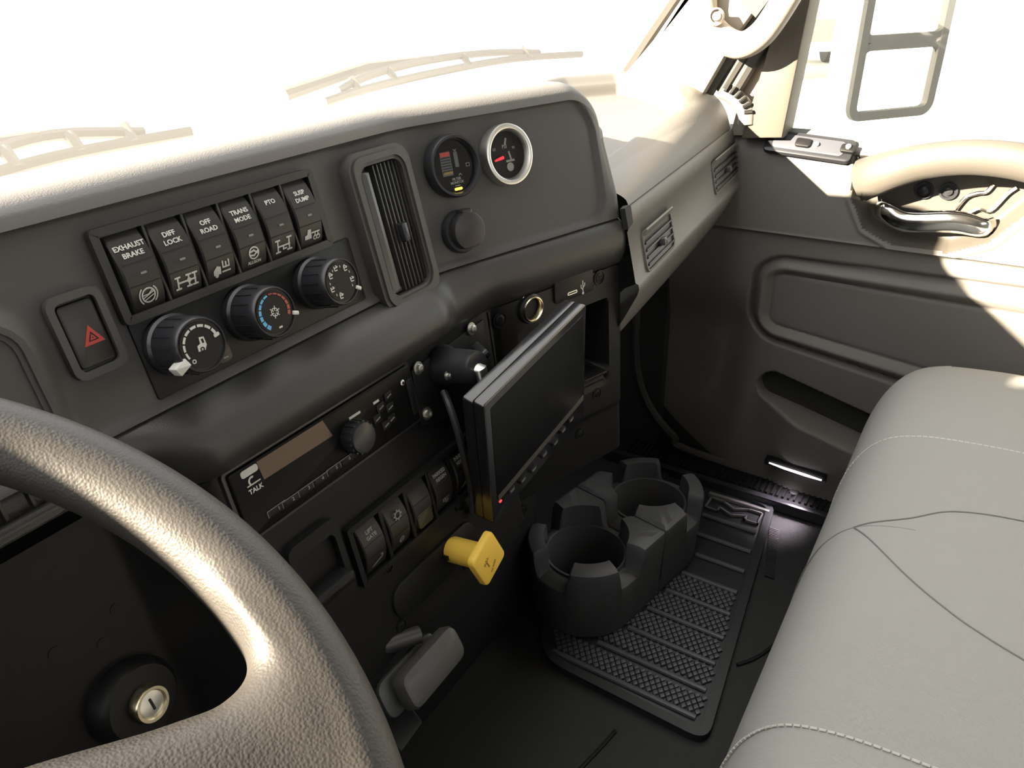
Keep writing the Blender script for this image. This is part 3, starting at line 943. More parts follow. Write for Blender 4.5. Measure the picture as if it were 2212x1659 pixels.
def m_temp(t, r, z):
    gb_, gr_ = G(), G()
    for k in range(7):
        a0 = 232 - k * 19.5
        wd = .0034 - .0003 * k
        gb_.arc(r * .70 - wd, r * .70, a0 - 16, a0, z, n=4)
    for k in range(7):
        a0 = 93 - k * 17.5
        wd = .0010 + .0003 * k
        gr_.arc(r * .70 - wd, r * .70, a0 - 14.5, a0, z, n=4)
    obj('cold_scale', gb_, BLUE, t)
    obj('heat_scale', gr_, REDM, t)
    g = G()
    for k in range(6):
        a = R(60 * k + 15)
        c, s_ = math.cos(a), math.sin(a)
        g.strokes([[(0.0016 * c, .0016 * s_), (.0048 * c, .0048 * s_)], [(.0030 * c - .0014 * s_, .0030 * s_ + .0014 * c), (.0030 * c + .0014 * s_, .0030 * s_ - .0014 * c)]], .0007, z)
    g.box((.001, -r * .60, z), (.0034, .0015, .0003))
    obj('snowflake', g, WHT, t)
def m_mode(t, r, z):
    g = G()
    for k, a in enumerate((248, 195, 142, 100, 48, -8)):
        x, y = r * .58 * math.cos(R(a)), r * .58 * math.sin(R(a))
        g.strokes([[(-.0016, .0018), (-.0016, -.0018), (.0012, -.0018)], [(-.0004, .0006), (.0018, .0006)], [(.0006, .0022), (.0022, .0012)]], .0009, z, x=x, y=y)
        if k % 2 == 0: g.arc(.0005, .0011, 0, 360, z, n=8, x=x - .0004, y=y + .0026)
        b = R(a - 24)
        g.box((r * .60 * math.cos(b), r * .60 * math.sin(b), z), (.0007, .0020, .0003))
    obj('airflow_icons', g, WHT, t)
dial('round fan speed dial with white arc and big white pointer', (440, 745), .0222, .033, m_fan, 205, WHT, True)
dial('round temperature dial with blue and red scale', (598, 674), .0222, .031, m_temp, -22, WHT)
dial('round airflow dial ringed with small white airflow icons', (742, 608), .0222, .031, m_mode, -34, WHT)

# gauges and capped socket on the right run
ga = thing('filter_gauge', 'round black gauge with red and yellow bar display', 'gauge', UR.M(*UR.uv(987, 358, .008), FW))
obj('bezel', G().lathe([(.0285, -.002), (.0285, .010), (.0272, .0125), (.0250, .0125), (.0240, .010), (.0240, .006)], 44, caps=(True, False)), SATIN, ga)
obj('gauge_face', G().slab(ell(.0241, n=40), 0, .0065), GLOSS, ga)
obj('bar_display', G().slab(rrect(.012, .0215, .001), 0, .0069, 0, T(-.0075, .003)), MATR, ga)
obj('red_bar', G().slab(rrect(.0105, .0036, .0006), 0, .0072, 0, T(-.0078, .0115)), RED, ga)
obj('yellow_bar', G().slab(rrect(.0098, .0026, .0006), 0, .0072, 0, T(-.0072, -.0050)), mat('dim_yellow', (.20, .155, .04), .5), ga)
g = G()
for k in range(6): g.box((-.0075, .0085 - .0024 * k, .0072), (.0105, .0007, .0003))
obj('bar_line', g, BLK, ga)
obj('side_scale', G().slab(rrect(.0042, .0140, .0004), 0, .0068, 0, T(.0045, .0055)), MATR, ga)
g = G().text('FILTER', .0034, .001, -.0118, .0068).text('MONITOR', .0034, .001, -.0150, .0068, sx=.95)
g.strokes([[(-.0015, 0), (0, -.0015), (.0015, 0)]], .0006, .0066, x=.0045, y=.0145).strokes([[(-.0015, -.0015), (0, 0), (.0015, -.0015)]], .0006, .0066, x=.006, y=-.0075)
g.strokes([[(-.0018, -.0014), (.0018, -.0014), (.0018, .0014), (-.0018, .0014), (-.0018, -.0014)]], .0005, .0066, x=.0165, y=-.001)
g.box((.001, -.0178, .0067), (.006, .0008, .0003))
obj('gauge_print', g, GRYP, ga)
obj('lit_button', G().slab(rrect(.0085, .0024, .001), .0060, .0074, 0, T(.001, -.0208)), LEDY, ga, label='lit yellow mark')

gc = thing('pressure_gauge', 'round chrome rimmed dial gauge with red needle', 'gauge', UR.M(*UR.uv(1104, 333, .008), FW))
obj('bezel', G().lathe([(.0290, -.002), (.0290, .0095), (.0283, .0115), (.0262, .0122), (.0242, .0115), (.0222, .007), (.0222, .005)], 56, caps=(True, False)), ALU, gc, label='chrome rim')
obj('gauge_face', G().slab(ell(.0223, n=40), 0, .0055), BLK, gc)
g = G().strokes([[(-.0002, -.002), (.0014, .002)]], .0022, .0056, x=.0, y=.0125)
g.text('PSI', .0050, -.0015, .0078, .0057).text('60', .0040, -.0145, .0068, .0057).text('90', .0034, .0095, .0055, .0057)
g.strokes([[(-.004, -.004), (.0045, -.004)], [(0, .004), (.0015, -.003)]], .0020, .0056, x=.003, y=-.002)
obj('dial_print', g, GRYP, gc)
obj('centre_spot', G().slab(ell(.0042, n=20), .0055, .0062, 0, T(.002, -.0118)), GRYP, gc)
obj('needle', G().slab([(-.0165, -.0009), (-.0055, -.0016), (-.0045, 0), (-.0055, .0016), (-.0165, .0009)], .0056, .0068, 0, Matrix.Rotation(R(9), 4, 'Z') @ T(0, -.0010)), NEED, gc, label='red needle')

sk = thing('power_outlet', 'round black power outlet with its cap shut below the gauges', 'socket', UR.M(*UR.uv(1003, 500, .004), FW))
obj('flange', G().lathe([(.0205, -.002), (.0205, .004), (.0190, .007), (.0150, .007)], 36), SATIN, sk)
capo = [(.0182 * math.cos(a), .0182 * math.sin(a)) if not (-2.2 < a < -1.0) else (.0182 * math.cos(a), max(.0182 * math.sin(a), -.0155)) for a in np.linspace(-PI, PI, 36, endpoint=False)]
obj('lid', G().slab(capo, .007, .015, .002, T(.003, .000)), SWB, sk)
obj('lid_tab', G().slab(rrect(.012, .006, .002), .006, .0145, .002, T(.004, .0175)), SWB, sk)

# ================================================================== fittings of the lower fascia
def screw(fr, px, w, r=.0055, m=SATIN, parent=None, hole=True):
    u, v = fr.uv(*px, w)
    g = G()
    if hole: g.lathe([(r * 1.25, -.001), (r * 1.25, .0006), (r * 1.02, .0006), (r * .98, -.0004)], 20, caps=(False, False))
    g.lathe([(r * .85, -.001), (r * .8, .0002), (r * .45, .0008), (r * .42, .0002), (r * .1, .0002)], 16)
    g.strokes([[(-r * .4, 0), (r * .4, 0)], [(0, -r * .4), (0, r * .4)]], r * .22, .0004)
    return obj('screw', g, m, parent, M=fr.M(u, v, w), world=False) if parent is None else obj('screw', g, m, parent, M=fr.M(u, v, w))
for px in ((838, 1225), (993, 1092), (1010, 1218), (868, 1352)): screw(LL, px, .0008, .0052, BLK, dash)
for px in ((1295, 600), (1080, 691)): screw(LR, px, .0030, .0072, BLK, dash)
for px in ((1290, 850),): screw(LR, px, .0030, .0060, BLK, dash)
for px in ((1253, 937), (1128, 1102)): screw(LR, px, .0006, .0060, BLK, dash)

RADM = mat('radio_black', (.006, .006, .006), .36, spec=.15)
rd = thing('radio', 'slim black car radio with amber display and ribbed volume knob', 'radio', LL.M(.3475, -.0285, .0))
obj('faceplate', G().slab(rrect(.197, .055, .003), -.004, .006, .0025), RADM, rd)
obj('trim_ring', G().frame(rrect(.203, .060, .004), rrect(.197, .055, .003), -.003, .003), SATIN, rd)
def rloc(px, w=.006):
    u, v = LL.uv(*px, w)
    return u - .3475, v + .0285
dp = [rloc(q_) for q_ in ((553, 998), (696, 908), (718, 941), (570, 1036))]
obj('display', G().slab(dp[::-1], .005, .0064), AMB, rd, label='amber display')
q1 = rloc((788, 946), .020)
pr_ = [(.0135, 0), (.0135, .010), (.0125, .014), (.011, .0145), (.0005, .0145)]
kn = obj('volume_knob', G().lathe(pr_, 32), SATIN, rd, M=T(q1[0], q1[1], .006))
g = G()
for k in range(16): g.box((.0136, 0, .0065), (.0014, .0022, .011), .0004, Matrix.Rotation(2 * PI * k / 16, 4, 'Z'))
obj('grip_rib', g, SATIN, kn)
for k, px in enumerate(((597, 1100), (628, 1080), (662, 1056), (692, 1035), (722, 1012), (750, 992))):
    x, y = rloc(px)
    b = obj('preset_button', G().slab(rrect(.0195, .0068, .001), .005, .0068, .0006, T(x, y)), BLK, rd)
    obj('number', G().text(str(k + 1), .0040, 0, 0, .0069, M=T(x + .002, y)).strokes([[(-.0085, .0028), (.0085, .0028)], [(-.0085, .0028), (-.0085, -.0020)]], .0004, .0068, x=x, y=y), GRYP, b)
for px in ((822, 880), (838, 855), (842, 880), (846, 905), (815, 905), (834, 918)):
    x, y = rloc(px)
    b = obj('side_button', G().slab(rrect(.0100, .0080, .0015), .005, .0070, .0008, T(x, y)), BLK, rd)
    obj('button_mark', G().strokes([[(-.0022, -.0006), (.0022, .0006)]], .0011, .0070, x=x, y=y), GRYP, b)
g = G()
x, y = rloc((538, 1018)); g.slab(rrect(.0150, .0056, .002), .0058, .0063, 0, T(x, y))
obj('badge', g, WHT, rd)
g = G()
x, y = rloc((545, 1038)); g.arc(.0022, .0036, 60, 220, .0060, n=10, x=x, y=y)
x, y = rloc((553, 1056)); g.text('TALK', .0052, x, y, .0062).box((x, y + .0048, .0061), (.012, .001, .0003))
for px, wd in (((766, 897), .013), ((812, 868), .007)):
    x, y = rloc(px); obj('caption', G().box((x, y, .0062), (wd, .0022, .0003)), WHT, rd)
obj('phone_mark', g, WHT, rd)
obj('usb_door', G().slab(rrect(.007, .034, .001), .004, .0070, .0008, T(.0925, -.002)), BLK, rd)

# lower switch block
lb = thing('switch_block', 'black surround that frames the row of five lower rocker switches', 'switch panel', LL.M(.418, -.1315, 0))
o_ = rrect(.176, .060, .003)
obj('surround', G().frame(o_, inset(o_, .005), -.003, .0065), BLK, lb)
obj('back_plate', G().slab(inset(o_, .003), -.003, -.001), DEEP, lb)
PT2 = .0328
for k in range(4): obj('divider', G().box((-.082 + PT2 * (k + 1), 0, .002), (.0040, .050, .008), .0006), BLK, lb)
def s_lift(g, y, z):
    g.strokes([[(-.006, -.003), (.002, .000), (.006, .001)], [(.005, .004), (.0065, .003)]], .0016, z, y=y)
def s_circ(g, y, z): g.arc(.002, .0034, 0, 360, z, n=14, y=y).strokes([[(-.002, 0), (.002, 0)]], .0008, z, y=y)
def s_regen(g, y, z):
    for a in (-.0022, .0022): g.arc(.0012, .0024, 0, 360, z, n=12, x=a, y=y - a * .8)
    g.strokes([[(-.0045, .003), (.0045, .003)]], .0009, z, y=y)
def s_inh(g, y, z): g.arc(.0015, .0024, 0, 360, z, n=12, y=y).strokes([[(-.005, -.002), (.005, .002)]], .0009, z, y=y)
R2 = [(['LIFT', 'GATE'], s_lift, 'black rocker switch lettered LIFT GATE in the lower row'),
      (None, s_circ, 'black rocker switch bearing a round grey wheel symbol in the lower row'),
      (None, None, 'blank black rocker switch with dim yellow lower half in the lower row'),
      (['PARKED', 'REGEN'], s_regen, 'black rocker switch lettered PARKED REGEN in the lower row'),
      (['INHIBIT', 'REGEN'], s_inh, 'black rocker switch lettered INHIBIT REGEN in the lower row')]
for k, (ln, sy_, lbl) in enumerate(R2):
    tt = rocker('rocker_switch', lbl, LL.M(.418 - .082 + PT2 * (k + .5), -.1318, 0), .0262, .047, ln, sy_, 'lower row of rocker switches', led=False, pr=GRYP, lift=.008)
    if k == 1:
        g = G().arc(.0028, .0040, 0, 360, .0084, n=20, y=.011)
        for a in range(8): g.box((.0046, 0, .0085), (.0014, .0014, .0003), 0, T(0, .011, 0) @ Matrix.Rotation(PI * a / 4, 4, 'Z'))
        obj('wheel_symbol', g, GRYP, tt)
    if k == 2:
        obj('lens', G().slab(rrect(.021, .017, .003), .0045, .0075, .001, T(0, -.0125)), mat('dim_lens', (.045, .040, .016), .4), tt)

# oblong blanking cover and the yellow parking-brake valve that stands in its end
obj('blanking_cover', G().slab(rrect(.128, .038, .018, 8), -.001, .0035, .002), BLK, dash, M=LL.M(.421, -.2065, 0))
pb = thing('parking_brake_valve', 'bright yellow parking brake pull with square end plate', 'control', LL.M(*LL.uv(975, 1186, .0035), .0035))
ud, vd = LL.uv(1052, 1203, .048)
ua, va = LL.uv(975, 1186, .0035)
# the stem stands square to the panel; the plate closes its outer end
obj('stem', G().lathe([(.0120, 0), (.0130, .002), (.0130, .030), (.0122, .042)], 32), YEL, pb)
obj('end_plate', G().slab(rrect(.0400, .0400, .006, 5), .040, .047, .0025, Matrix.Rotation(R(20), 4, 'Z')), YEL, pb)
g = G().text('PULL', .0042, -.006, .0005, .0472, R(45)).text('TO PARK', .0030, .003, -.010, .0472, R(45)).text('1', .009, -.004, -.004, .0472, R(20))
obj('plate_print', g, YELD, pb)
obj('notch', G().box((-.0128, 0, .004), (.003, .005, .006)), DEEP, pb)

# 12 V outlet with a bright ring, charging port
so_ = thing('charging_socket', 'open round socket ringed in warm bright metal above the cubby', 'socket', LR.M(*LR.uv(1148, 667, .004), .0028))
obj('ring', G().lathe([(.0165, -.001), (.0165, .0025), (.0155, .0035), (.0140, .0035)], 40, caps=(False, False)), SATIN, so_)
obj('sleeve', G().lathe([(.0142, .002), (.0140, .005), (.0128, .0055), (.0110, .003), (.0108, -.004)], 40, caps=(False, False)), BRASS, so_, label='warm metal sleeve')
obj('bore', G().slab(ell(.0112, n=28), -.004, -.0005), DEEP, so_)
us_ = thing('usb_port', 'flat black plate with a small slot port and printed white fork mark', 'port', LR.M(*LR.uv(1238, 617, .003), .0028))
obj('plate', G().slab(rrect(.060, .027, .004), -.001, .0026, .0012), BLK, us_)
x, y = [a - b for a, b in zip(LR.uv(1236, 632, .0054), LR.uv(1238, 617, .003))]
obj('slot', G().slab(rrect(.015, .0036, .0016), .0026, .0032, 0, T(x, y)), ALU, us_)
obj('slot_hole', G().slab(rrect(.0125, .0014, .0006), .0030, .0034, 0, T(x, y)), DEEP, us_)
x, y = [a - b for a, b in zip(LR.uv(1259, 620, .0054), LR.uv(1238, 617, .003))]
obj('fork_mark', G().strokes([[(0, -.006), (0, .007)], [(0, -.003), (-.003, 0), (-.003, .003)], [(0, -.001), (.003, .002), (.003, .004)]], .0011, .0026, x=x, y=y).slab(ell(.0016, n=10, cx=x, cy=y - .007), .0026, .0029), WHT, us_)
obj('cubby_shelf', G().box((.107, -.131, -.006), (.130, .004, .020), .001), BLK, dash, M=LR.M(0, 0, 0))
# ================================================================== monitor on its ball mount
mu = np.array([.99028, -.00620, .13894]); md = np.array([.14369, .07693, -.98663])
mu /= np.linalg.norm(mu); mv = -md + mu * (md @ mu); mv /= np.linalg.norm(mv)
MO = Fr((.44723, .32477, .59924), mu, mv, np.cross(mu, mv))
mo = thing('monitor', 'thin flat black monitor tilted on a ball mount in front of the console', 'monitor', MO.M(.0935, -.075, 0))
W_, H_ = .187, .150
Mb = T(0, 0, 0)
obj('rear_shell', G().slab(rrect(W_, H_, .004), -.0225, -.0115, .0015), MONM, mo)
obj('front_shell', G().slab(rrect(W_, H_, .004), -.0108, .0, .0015), MONM, mo)
obj('joint', G().slab(rrect(W_ - .003, H_ - .003, .003), -.013, -.011), DEEP, mo)
obj('screen', G().slab(rrect(W_ - .016, H_ - .036, .002), -.001, .0004, 0, T(.001, .008)), SCR, mo)
def mloc(px, w=.001):
    u, v = MO.uv(*px, w)
    return u - .0935, v + .075
a, b = mloc((1082, 1072)), mloc((1258, 862))
obj('lower_strip', G().slab([(a[0] - .003, a[1] - .0035), (b[0] + .003, b[1] - .0035), (b[0] + .003, b[1] + .0035), (a[0] - .003, a[1] + .0035)], -.001, .0008), STRP, mo)
for px in ((1106, 1057), (1130, 1035), (1153, 1012), (1176, 980), (1200, 955), (1217, 928), (1234, 905)):
    x, y = mloc(px)
    b = obj('button', G().slab(rrect(.0105, .0050, .001), -.001, .0014, .0006, T(x, y - .001)), BLK, mo)
    obj('button_mark', G().strokes([[(-.003, .0006), (.003, .0006)], [(-.002, -.001), (.0022, -.001)]], .0009, .0014, x=x, y=y - .001), GRYP, b)
x, y = mloc((1082, 1083))
obj('power_light', G().slab(rrect(.0035, .0022, .0008), 0, .0012, 0, T(x, y)), LEDR, mo, label='lit red dot')
mt = thing('monitor_mount', 'black ball mount and screwed plate that carries the monitor', 'mount', LL.M(.513, -.055, 0))
ol = [LL.uv(*q_) for q_ in ((885, 800), (1040, 690), (1056, 790), (1010, 900), (905, 918))]
ol = [(u - .513, v + .055) for u, v in ol][::-1]
obj('base_plate', G().slab(ol, -.001, .0025, .001), BLK, mt)
bu, bv = LL.uv(958, 790, .003)
cyl = G().lathe([(.0205, .002), (.0200, .006), (.0175, .012), (.0168, .040), (.0160, .0435), (.0085, .044)], 30, T(bu - .513, bv + .055))
obj('barrel', cyl, SATIN, mt)
P_end = LL.p(bu, bv, .046)
P_mon = MO.p(.045, -.062, -.0225)
Mi = mt.matrix_basis.inverted()
L_ = lambda P: tuple(Mi @ Vector(P))
obj('ball_stem', G().tube([L_(P_end - LL.n * .010), L_(P_end), L_(P_end * .4 + P_mon * .6), L_(P_mon)], [.0075, .0065, .0055, .0075], 14), ALU, mt)
q = MO.M(.045, -.062, -.0232)
obj('swivel_foot', G().lathe([(.015, -.006), (.015, -.001), (.0005, -.0005)], 20, Mi @ q @ Matrix.Rotation(0, 4, 'X')), SATIN, mt)
lv = LL.uv(1040, 757, .018)
obj('clamp_lever', G().slab(rrect(.022, .010, .004), -.004, .004, .002, T(lv[0] - .513, lv[1] + .055, .018) @ Matrix.Rotation(R(35), 4, 'Z') @ Matrix.Rotation(R(60), 4, 'Y')), SATIN, mt)
for px, r_ in (((1017, 710), .0065), ((902, 795), .0062), ((921, 893), .0062), ((862, 826), .0045), ((977, 812), .0045)):
    u, v = LL.uv(*px, .0025 if px[0] != 977 else .026)
    w_ = .0025 if px[0] != 977 else .020
    obj('bolt', G().lathe([(r_, 0), (r_, .0012), (r_ * .62, .0014), (r_ * .6, .0045), (r_ * .3, .005), (r_ * .28, .003), (.0002, .003)], 14, T(u - .513, v + .055, w_)), ALU, mt)
cbl = thing('cable', 'thin grey cable that droops from the mount behind the monitor', 'cable')
pc = [LL.p(*LL.uv(*q_, w_), w_) for q_, w_ in (((958, 845), .008), ((972, 880), .018), ((988, 930), .024), ((1002, 985), .022), ((1016, 1050), .012), ((1022, 1110), .004))]
obj('cord', G().tube(smooth_path(pc, 6), .0036, 8), METG, cbl)

# ================================================================== steering wheel, column, lock, pedal
ce = np.array([-.0695, .2369, .6986])
ta = 1.06
ax_ = np.array([0, -math.cos(ta), math.sin(ta)])
SW = Fr(ce, (1, 0, 0), (0, math.sin(ta), math.cos(ta)), ax_)
sw = thing('steering_wheel', 'large grained grey steering wheel with broad side spokes in front of the dash', 'steering wheel', SW.M())
RW, rw = .2086, .0172
wg = G().tube([(RW * math.cos(a), RW * math.sin(a), 0) for a in np.linspace(0, 2 * PI, 120, endpoint=False)], rw, 24, True, sq=(1.0, 1.04), up=(0, 0, 1))
def spoke(sgn):
    tx = np.array([.06, .085, .10, .116, .133, .145, .155, .165, .174, .180, .185, .189, .1915, .1935, .1955, .201, .209])
    ty = np.array([.02, .006, -.003, -.011, -.021, -.028, -.033, -.038, -.039, -.038, -.035, -.028, -.015, .005, .020, .033, .039])
    by = np.array([-.10, -.102, -.105, -.108, -.112, -.115, -.118, -.121, -.125, -.128, -.131, -.134, -.137, -.139, -.140, -.142, -.142])
    th = np.interp(tx, [.06, .12, .17, .193, .209], [.026, .020, .016, .0165, .013])
    zc = np.interp(tx, [.06, .12, .18, .209], [-.012, -.006, 0, 0])
    rows = []
    for x, a, b, h, z in zip(tx, ty, by, th, zc):
        c, hw = (a + b) / 2, (a - b) / 2
        row = []
        for k in range(33):
            q_ = 2 * PI * k / 32
            cx, sx_ = math.cos(q_), math.sin(q_)
            e = .55
            yy = c + hw * math.copysign(abs(cx) ** e, cx)
            zz_ = z + h * math.copysign(abs(sx_) ** .8, sx_)
            lim = math.sqrt(max(1e-6, (RW + .006) ** 2 - x * x))
            row.append((sgn * x, max(-lim * 1.0, min(lim, yy)) if x > .19 else yy, zz_))
        rows.append(row)
    g = G().grid([r_[:-1] + [r_[0]] for r_ in rows], flip=sgn < 0)
    n = len(rows[0])
    g.f = []
    m = n - 1
    g.v = [p for r_ in rows for p in r_[:-1]]
    for i in range(len(rows) - 1):
        for j in range(m):
            q_ = (i * m + j, i * m + (j + 1) % m, (i + 1) * m + (j + 1) % m, (i + 1) * m + j)
            g.f.append(q_ if sgn < 0 else q_[::-1])
    a, b = tuple(range(m)), tuple(range((len(rows) - 1) * m, len(rows) * m))
    g.f += [a[::-1], b] if sgn < 0 else [a, b[::-1]]
    return g
for sgn in (1, -1):
    s_ = spoke(sgn)
    wg.add(s_.v, s_.f)
wheel = obj('rim_and_spokes', wg, LEA, sw, ang=180)
md_ = wheel.modifiers.new('remesh', 'REMESH')
md_.mode = 'VOXEL'
md_.voxel_size = .0024
md_.use_smooth_shade = True
md_ = wheel.modifiers.new('smooth', 'SMOOTH')
md_.factor = .5
md_.iterations = 14
obj('hub', G().slab(rrect(.155, .140, .05, 8, 0, -.050), -.035, .022, .016), LEA, sw, ang=60)
colm = thing('steering_column', 'dark steering column shroud below the wheel', 'steering column', SW.M())
obj('shroud', G().lathe([(.048, -.30), (.055, -.15), (.062, -.060), (.055, -.037)], 28), BLK, colm)
ig = thing('ignition_lock', 'round ignition lock with a silver ring under the steering wheel', 'lock', mk(ony(325, 1520, .418), -8, 14).M() @ Matrix.Scale(1.18, 4))
obj('lock_housing', G().lathe([(.027, -.025), (.026, -.010), (.022, -.0055), (.0125, -.0045)], 32), BLK, ig)
obj('ring', G().lathe([(.0115, -.004), (.0115, .0015), (.0105, .003), (.0088, .003), (.0080, .001)], 36, caps=(True, False)), BRASS, ig, label='silver ring')
obj('lock_face', G().slab(ell(.0081, n=28), -.001, .0016, .0004), ALU, ig)
obj('keyway', G().slab(rrect(.0016, .0085, .0007), .001, .0019), DEEP, ig)
for px in ((250, 1315), (222, 1390), (118, 1410)):
    u, v = LL.uv(*px, -.055)
    obj('hole', G().slab(ell(.0042, n=14), -.001, .0006), DEEP, dash, M=LL.M(u, v, -.055))
u, v = LL.uv(688, 1232)
pk = thing('latch_pull', 'dark recessed latch pull beside the lower rocker switches', 'latch', LL.M(u, v, 0))
obj('surround', G().frame(rrect(.052, .075, .008), rrect(.040, .050, .006), -.003, .007), BLK, pk)
obj('lip', G().slab(rrect(.046, .012, .004), 0, .016, .004, T(0, -.016)), BLK, pk)
obj('well', G().slab(rrect(.041, .052, .005), -.002, -.001), DEEP, pk)

PF = Fr(ony(930, 1440, .335), (1, 0, 0), (0, .60, .80), (0, -.80, .60))
pe = thing('foot_pedal', 'dark grey square pedal pad on a bent arm below the dash', 'pedal', PF.M())
oq = [PF.uv(*q_) for q_ in ((862, 1467), (899, 1536), (1001, 1414), (968, 1350))]
def rounded(poly, r, n=4):
    o = []
    m = len(poly)
    for i in range(m):
        p0, p1, p2 = [np.array(poly[j % m], float) for j in (i - 1, i, i + 1)]
        l0, l1 = np.linalg.norm(p0 - p1), np.linalg.norm(p2 - p1)
        a = p1 + (p0 - p1) / l0 * min(r, .45 * l0)
        b = p1 + (p2 - p1) / l1 * min(r, .45 * l1)
        for k in range(n + 1):
            t_ = k / n
            o.append(tuple((1 - t_) ** 2 * a + 2 * t_ * (1 - t_) * p1 + t_ * t_ * b))
    return o
ob = [(x * 1.10, y * 1.10) for x, y in oq]
obj('pad', G().slab(rounded(ob, .012), -.010, .006, .007), PEDM, pe)
obj('pad_plate', G().slab(rounded([(x * 1.12 - .010, y * 1.1 + .002) for x, y in oq], .012), -.024, -.019, .002), METG, pe)
q0, q1, q2 = [Vector(ony(*a)) for a in ((905, 1370, .36), (830, 1395, .375), (752, 1390, .40))]
Mi = pe.matrix_basis.inverted()
obj('arm', G().tube([tuple(Mi @ v_) for v_ in (q0, q1, q2)], [.0085, .0085, .010], 10), METG, pe)
q0, q1 = [Vector(ony(*a)) for a in ((896, 1540, .352), (850, 1600, .36))]
obj('lower_tab', G().tube([tuple(Mi @ v_) for v_ in (q0, q1)], [.012, .013], 4, sq=(.25, 1.1), up=(0, .8, .6)), METG, pe)

# ================================================================== floor mat and cup holder
def fl(px, z=.014): return tuple(onz(*px, z)[:2])
MZ = .010
mat_poly = [fl((1186, 1432), .01), fl((1528, 1606), .01), fl((1675, 1092), .01), (1.248, .445), (.752, .452), (.715, .435)]
mg = thing('floor_mat', 'black rubber floor mat with raised ribs, diamond tread and a letter emblem', 'floor mat', T(0, 0, 0))
out = rounded(mat_poly, .028, 6)
inn = inset(out, .014)
obj('mat_sheet', G().slab(out, .0005, MZ - .002, .002), MATM, mg)
obj('raised_border', G().frame(out, inn, MZ - .0025, MZ + .003), MATM, mg)
ribs = [((1196, 1400), (1502, 1549)), ((1292, 1383), (1526, 1488)), ((1357, 1352), (1546, 1430)), ((1399, 1309), (1564, 1375)), ((1439, 1269), (1577, 1325)),
        ((1475, 1231), (1592, 1279)), ((1504, 1193), (1608, 1232)), ((1508, 1149), (1622, 1189)), ((1518, 1108), (1634, 1146))]
for a, b in ribs:
    A, B = np.array(fl(a)), np.array(fl(b))
    A[0] = B[0] = (A[0] + B[0]) / 2
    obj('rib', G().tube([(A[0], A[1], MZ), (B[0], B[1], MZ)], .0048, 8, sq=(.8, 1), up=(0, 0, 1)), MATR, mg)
g = G()
P2d = np.array(inn)
sx_, sy_ = .0135, .0105
pts_ = []
for i in range(-4, 90):
    for j in range(60):
        x, y = .66 + i * sx_ * .5, .15 + j * sy_ + (i % 2) * sy_ * .5
        pts_.append((x, y))
pa_ = np.array(pts_)
sd_ = sd_poly(pa_[:, 0], pa_[:, 1], P2d)
ribx = [np.mean([fl(a)[0], fl(b)[0]]) for a, b in ribs]
keep_ = []
for (x, y), d_ in zip(pts_, sd_):
    if d_ > -.006 or min(abs(x - r_) for r_ in ribx) < .008 or x > .965: continue
    keep_.append((math.hypot(x, y), x, y))
keep_.sort()
hx, hy = sx_ * .43, sy_ * .43
dia = [(-hx, 0), (0, -hy), (hx, 0), (0, hy)]
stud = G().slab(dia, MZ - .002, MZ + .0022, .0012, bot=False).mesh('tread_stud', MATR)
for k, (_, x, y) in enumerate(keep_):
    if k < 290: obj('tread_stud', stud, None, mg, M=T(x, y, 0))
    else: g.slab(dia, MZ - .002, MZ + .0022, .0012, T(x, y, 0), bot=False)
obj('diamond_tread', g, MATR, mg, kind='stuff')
# outlined block letter, its top towards the door
cx_, cy_ = fl((1588, 1096))
lm = [(-.050, -.020), (-.050, .014), (-.024, .014), (.0, .0), (.024, .014), (.050, .014), (.050, -.020), (.026, -.020), (.026, -.007), (.0, -.020), (-.026, -.007), (-.026, -.020), (-.050, -.020)]
Me = Matrix(((0, 1, 0, cx_ - .004), (-1, 0, 0, cy_), (0, 0, 1, 0), (0, 0, 0, 1)))
obj('emblem', G().strokes([lm], .0030, MZ - .001, .0045, M=Me), EMB, mg, label='outlined block letter M')
obj('emblem_bar', G().box((0, .026, MZ + .001), (.118, .008, .007), .002, Me), EMB, mg)

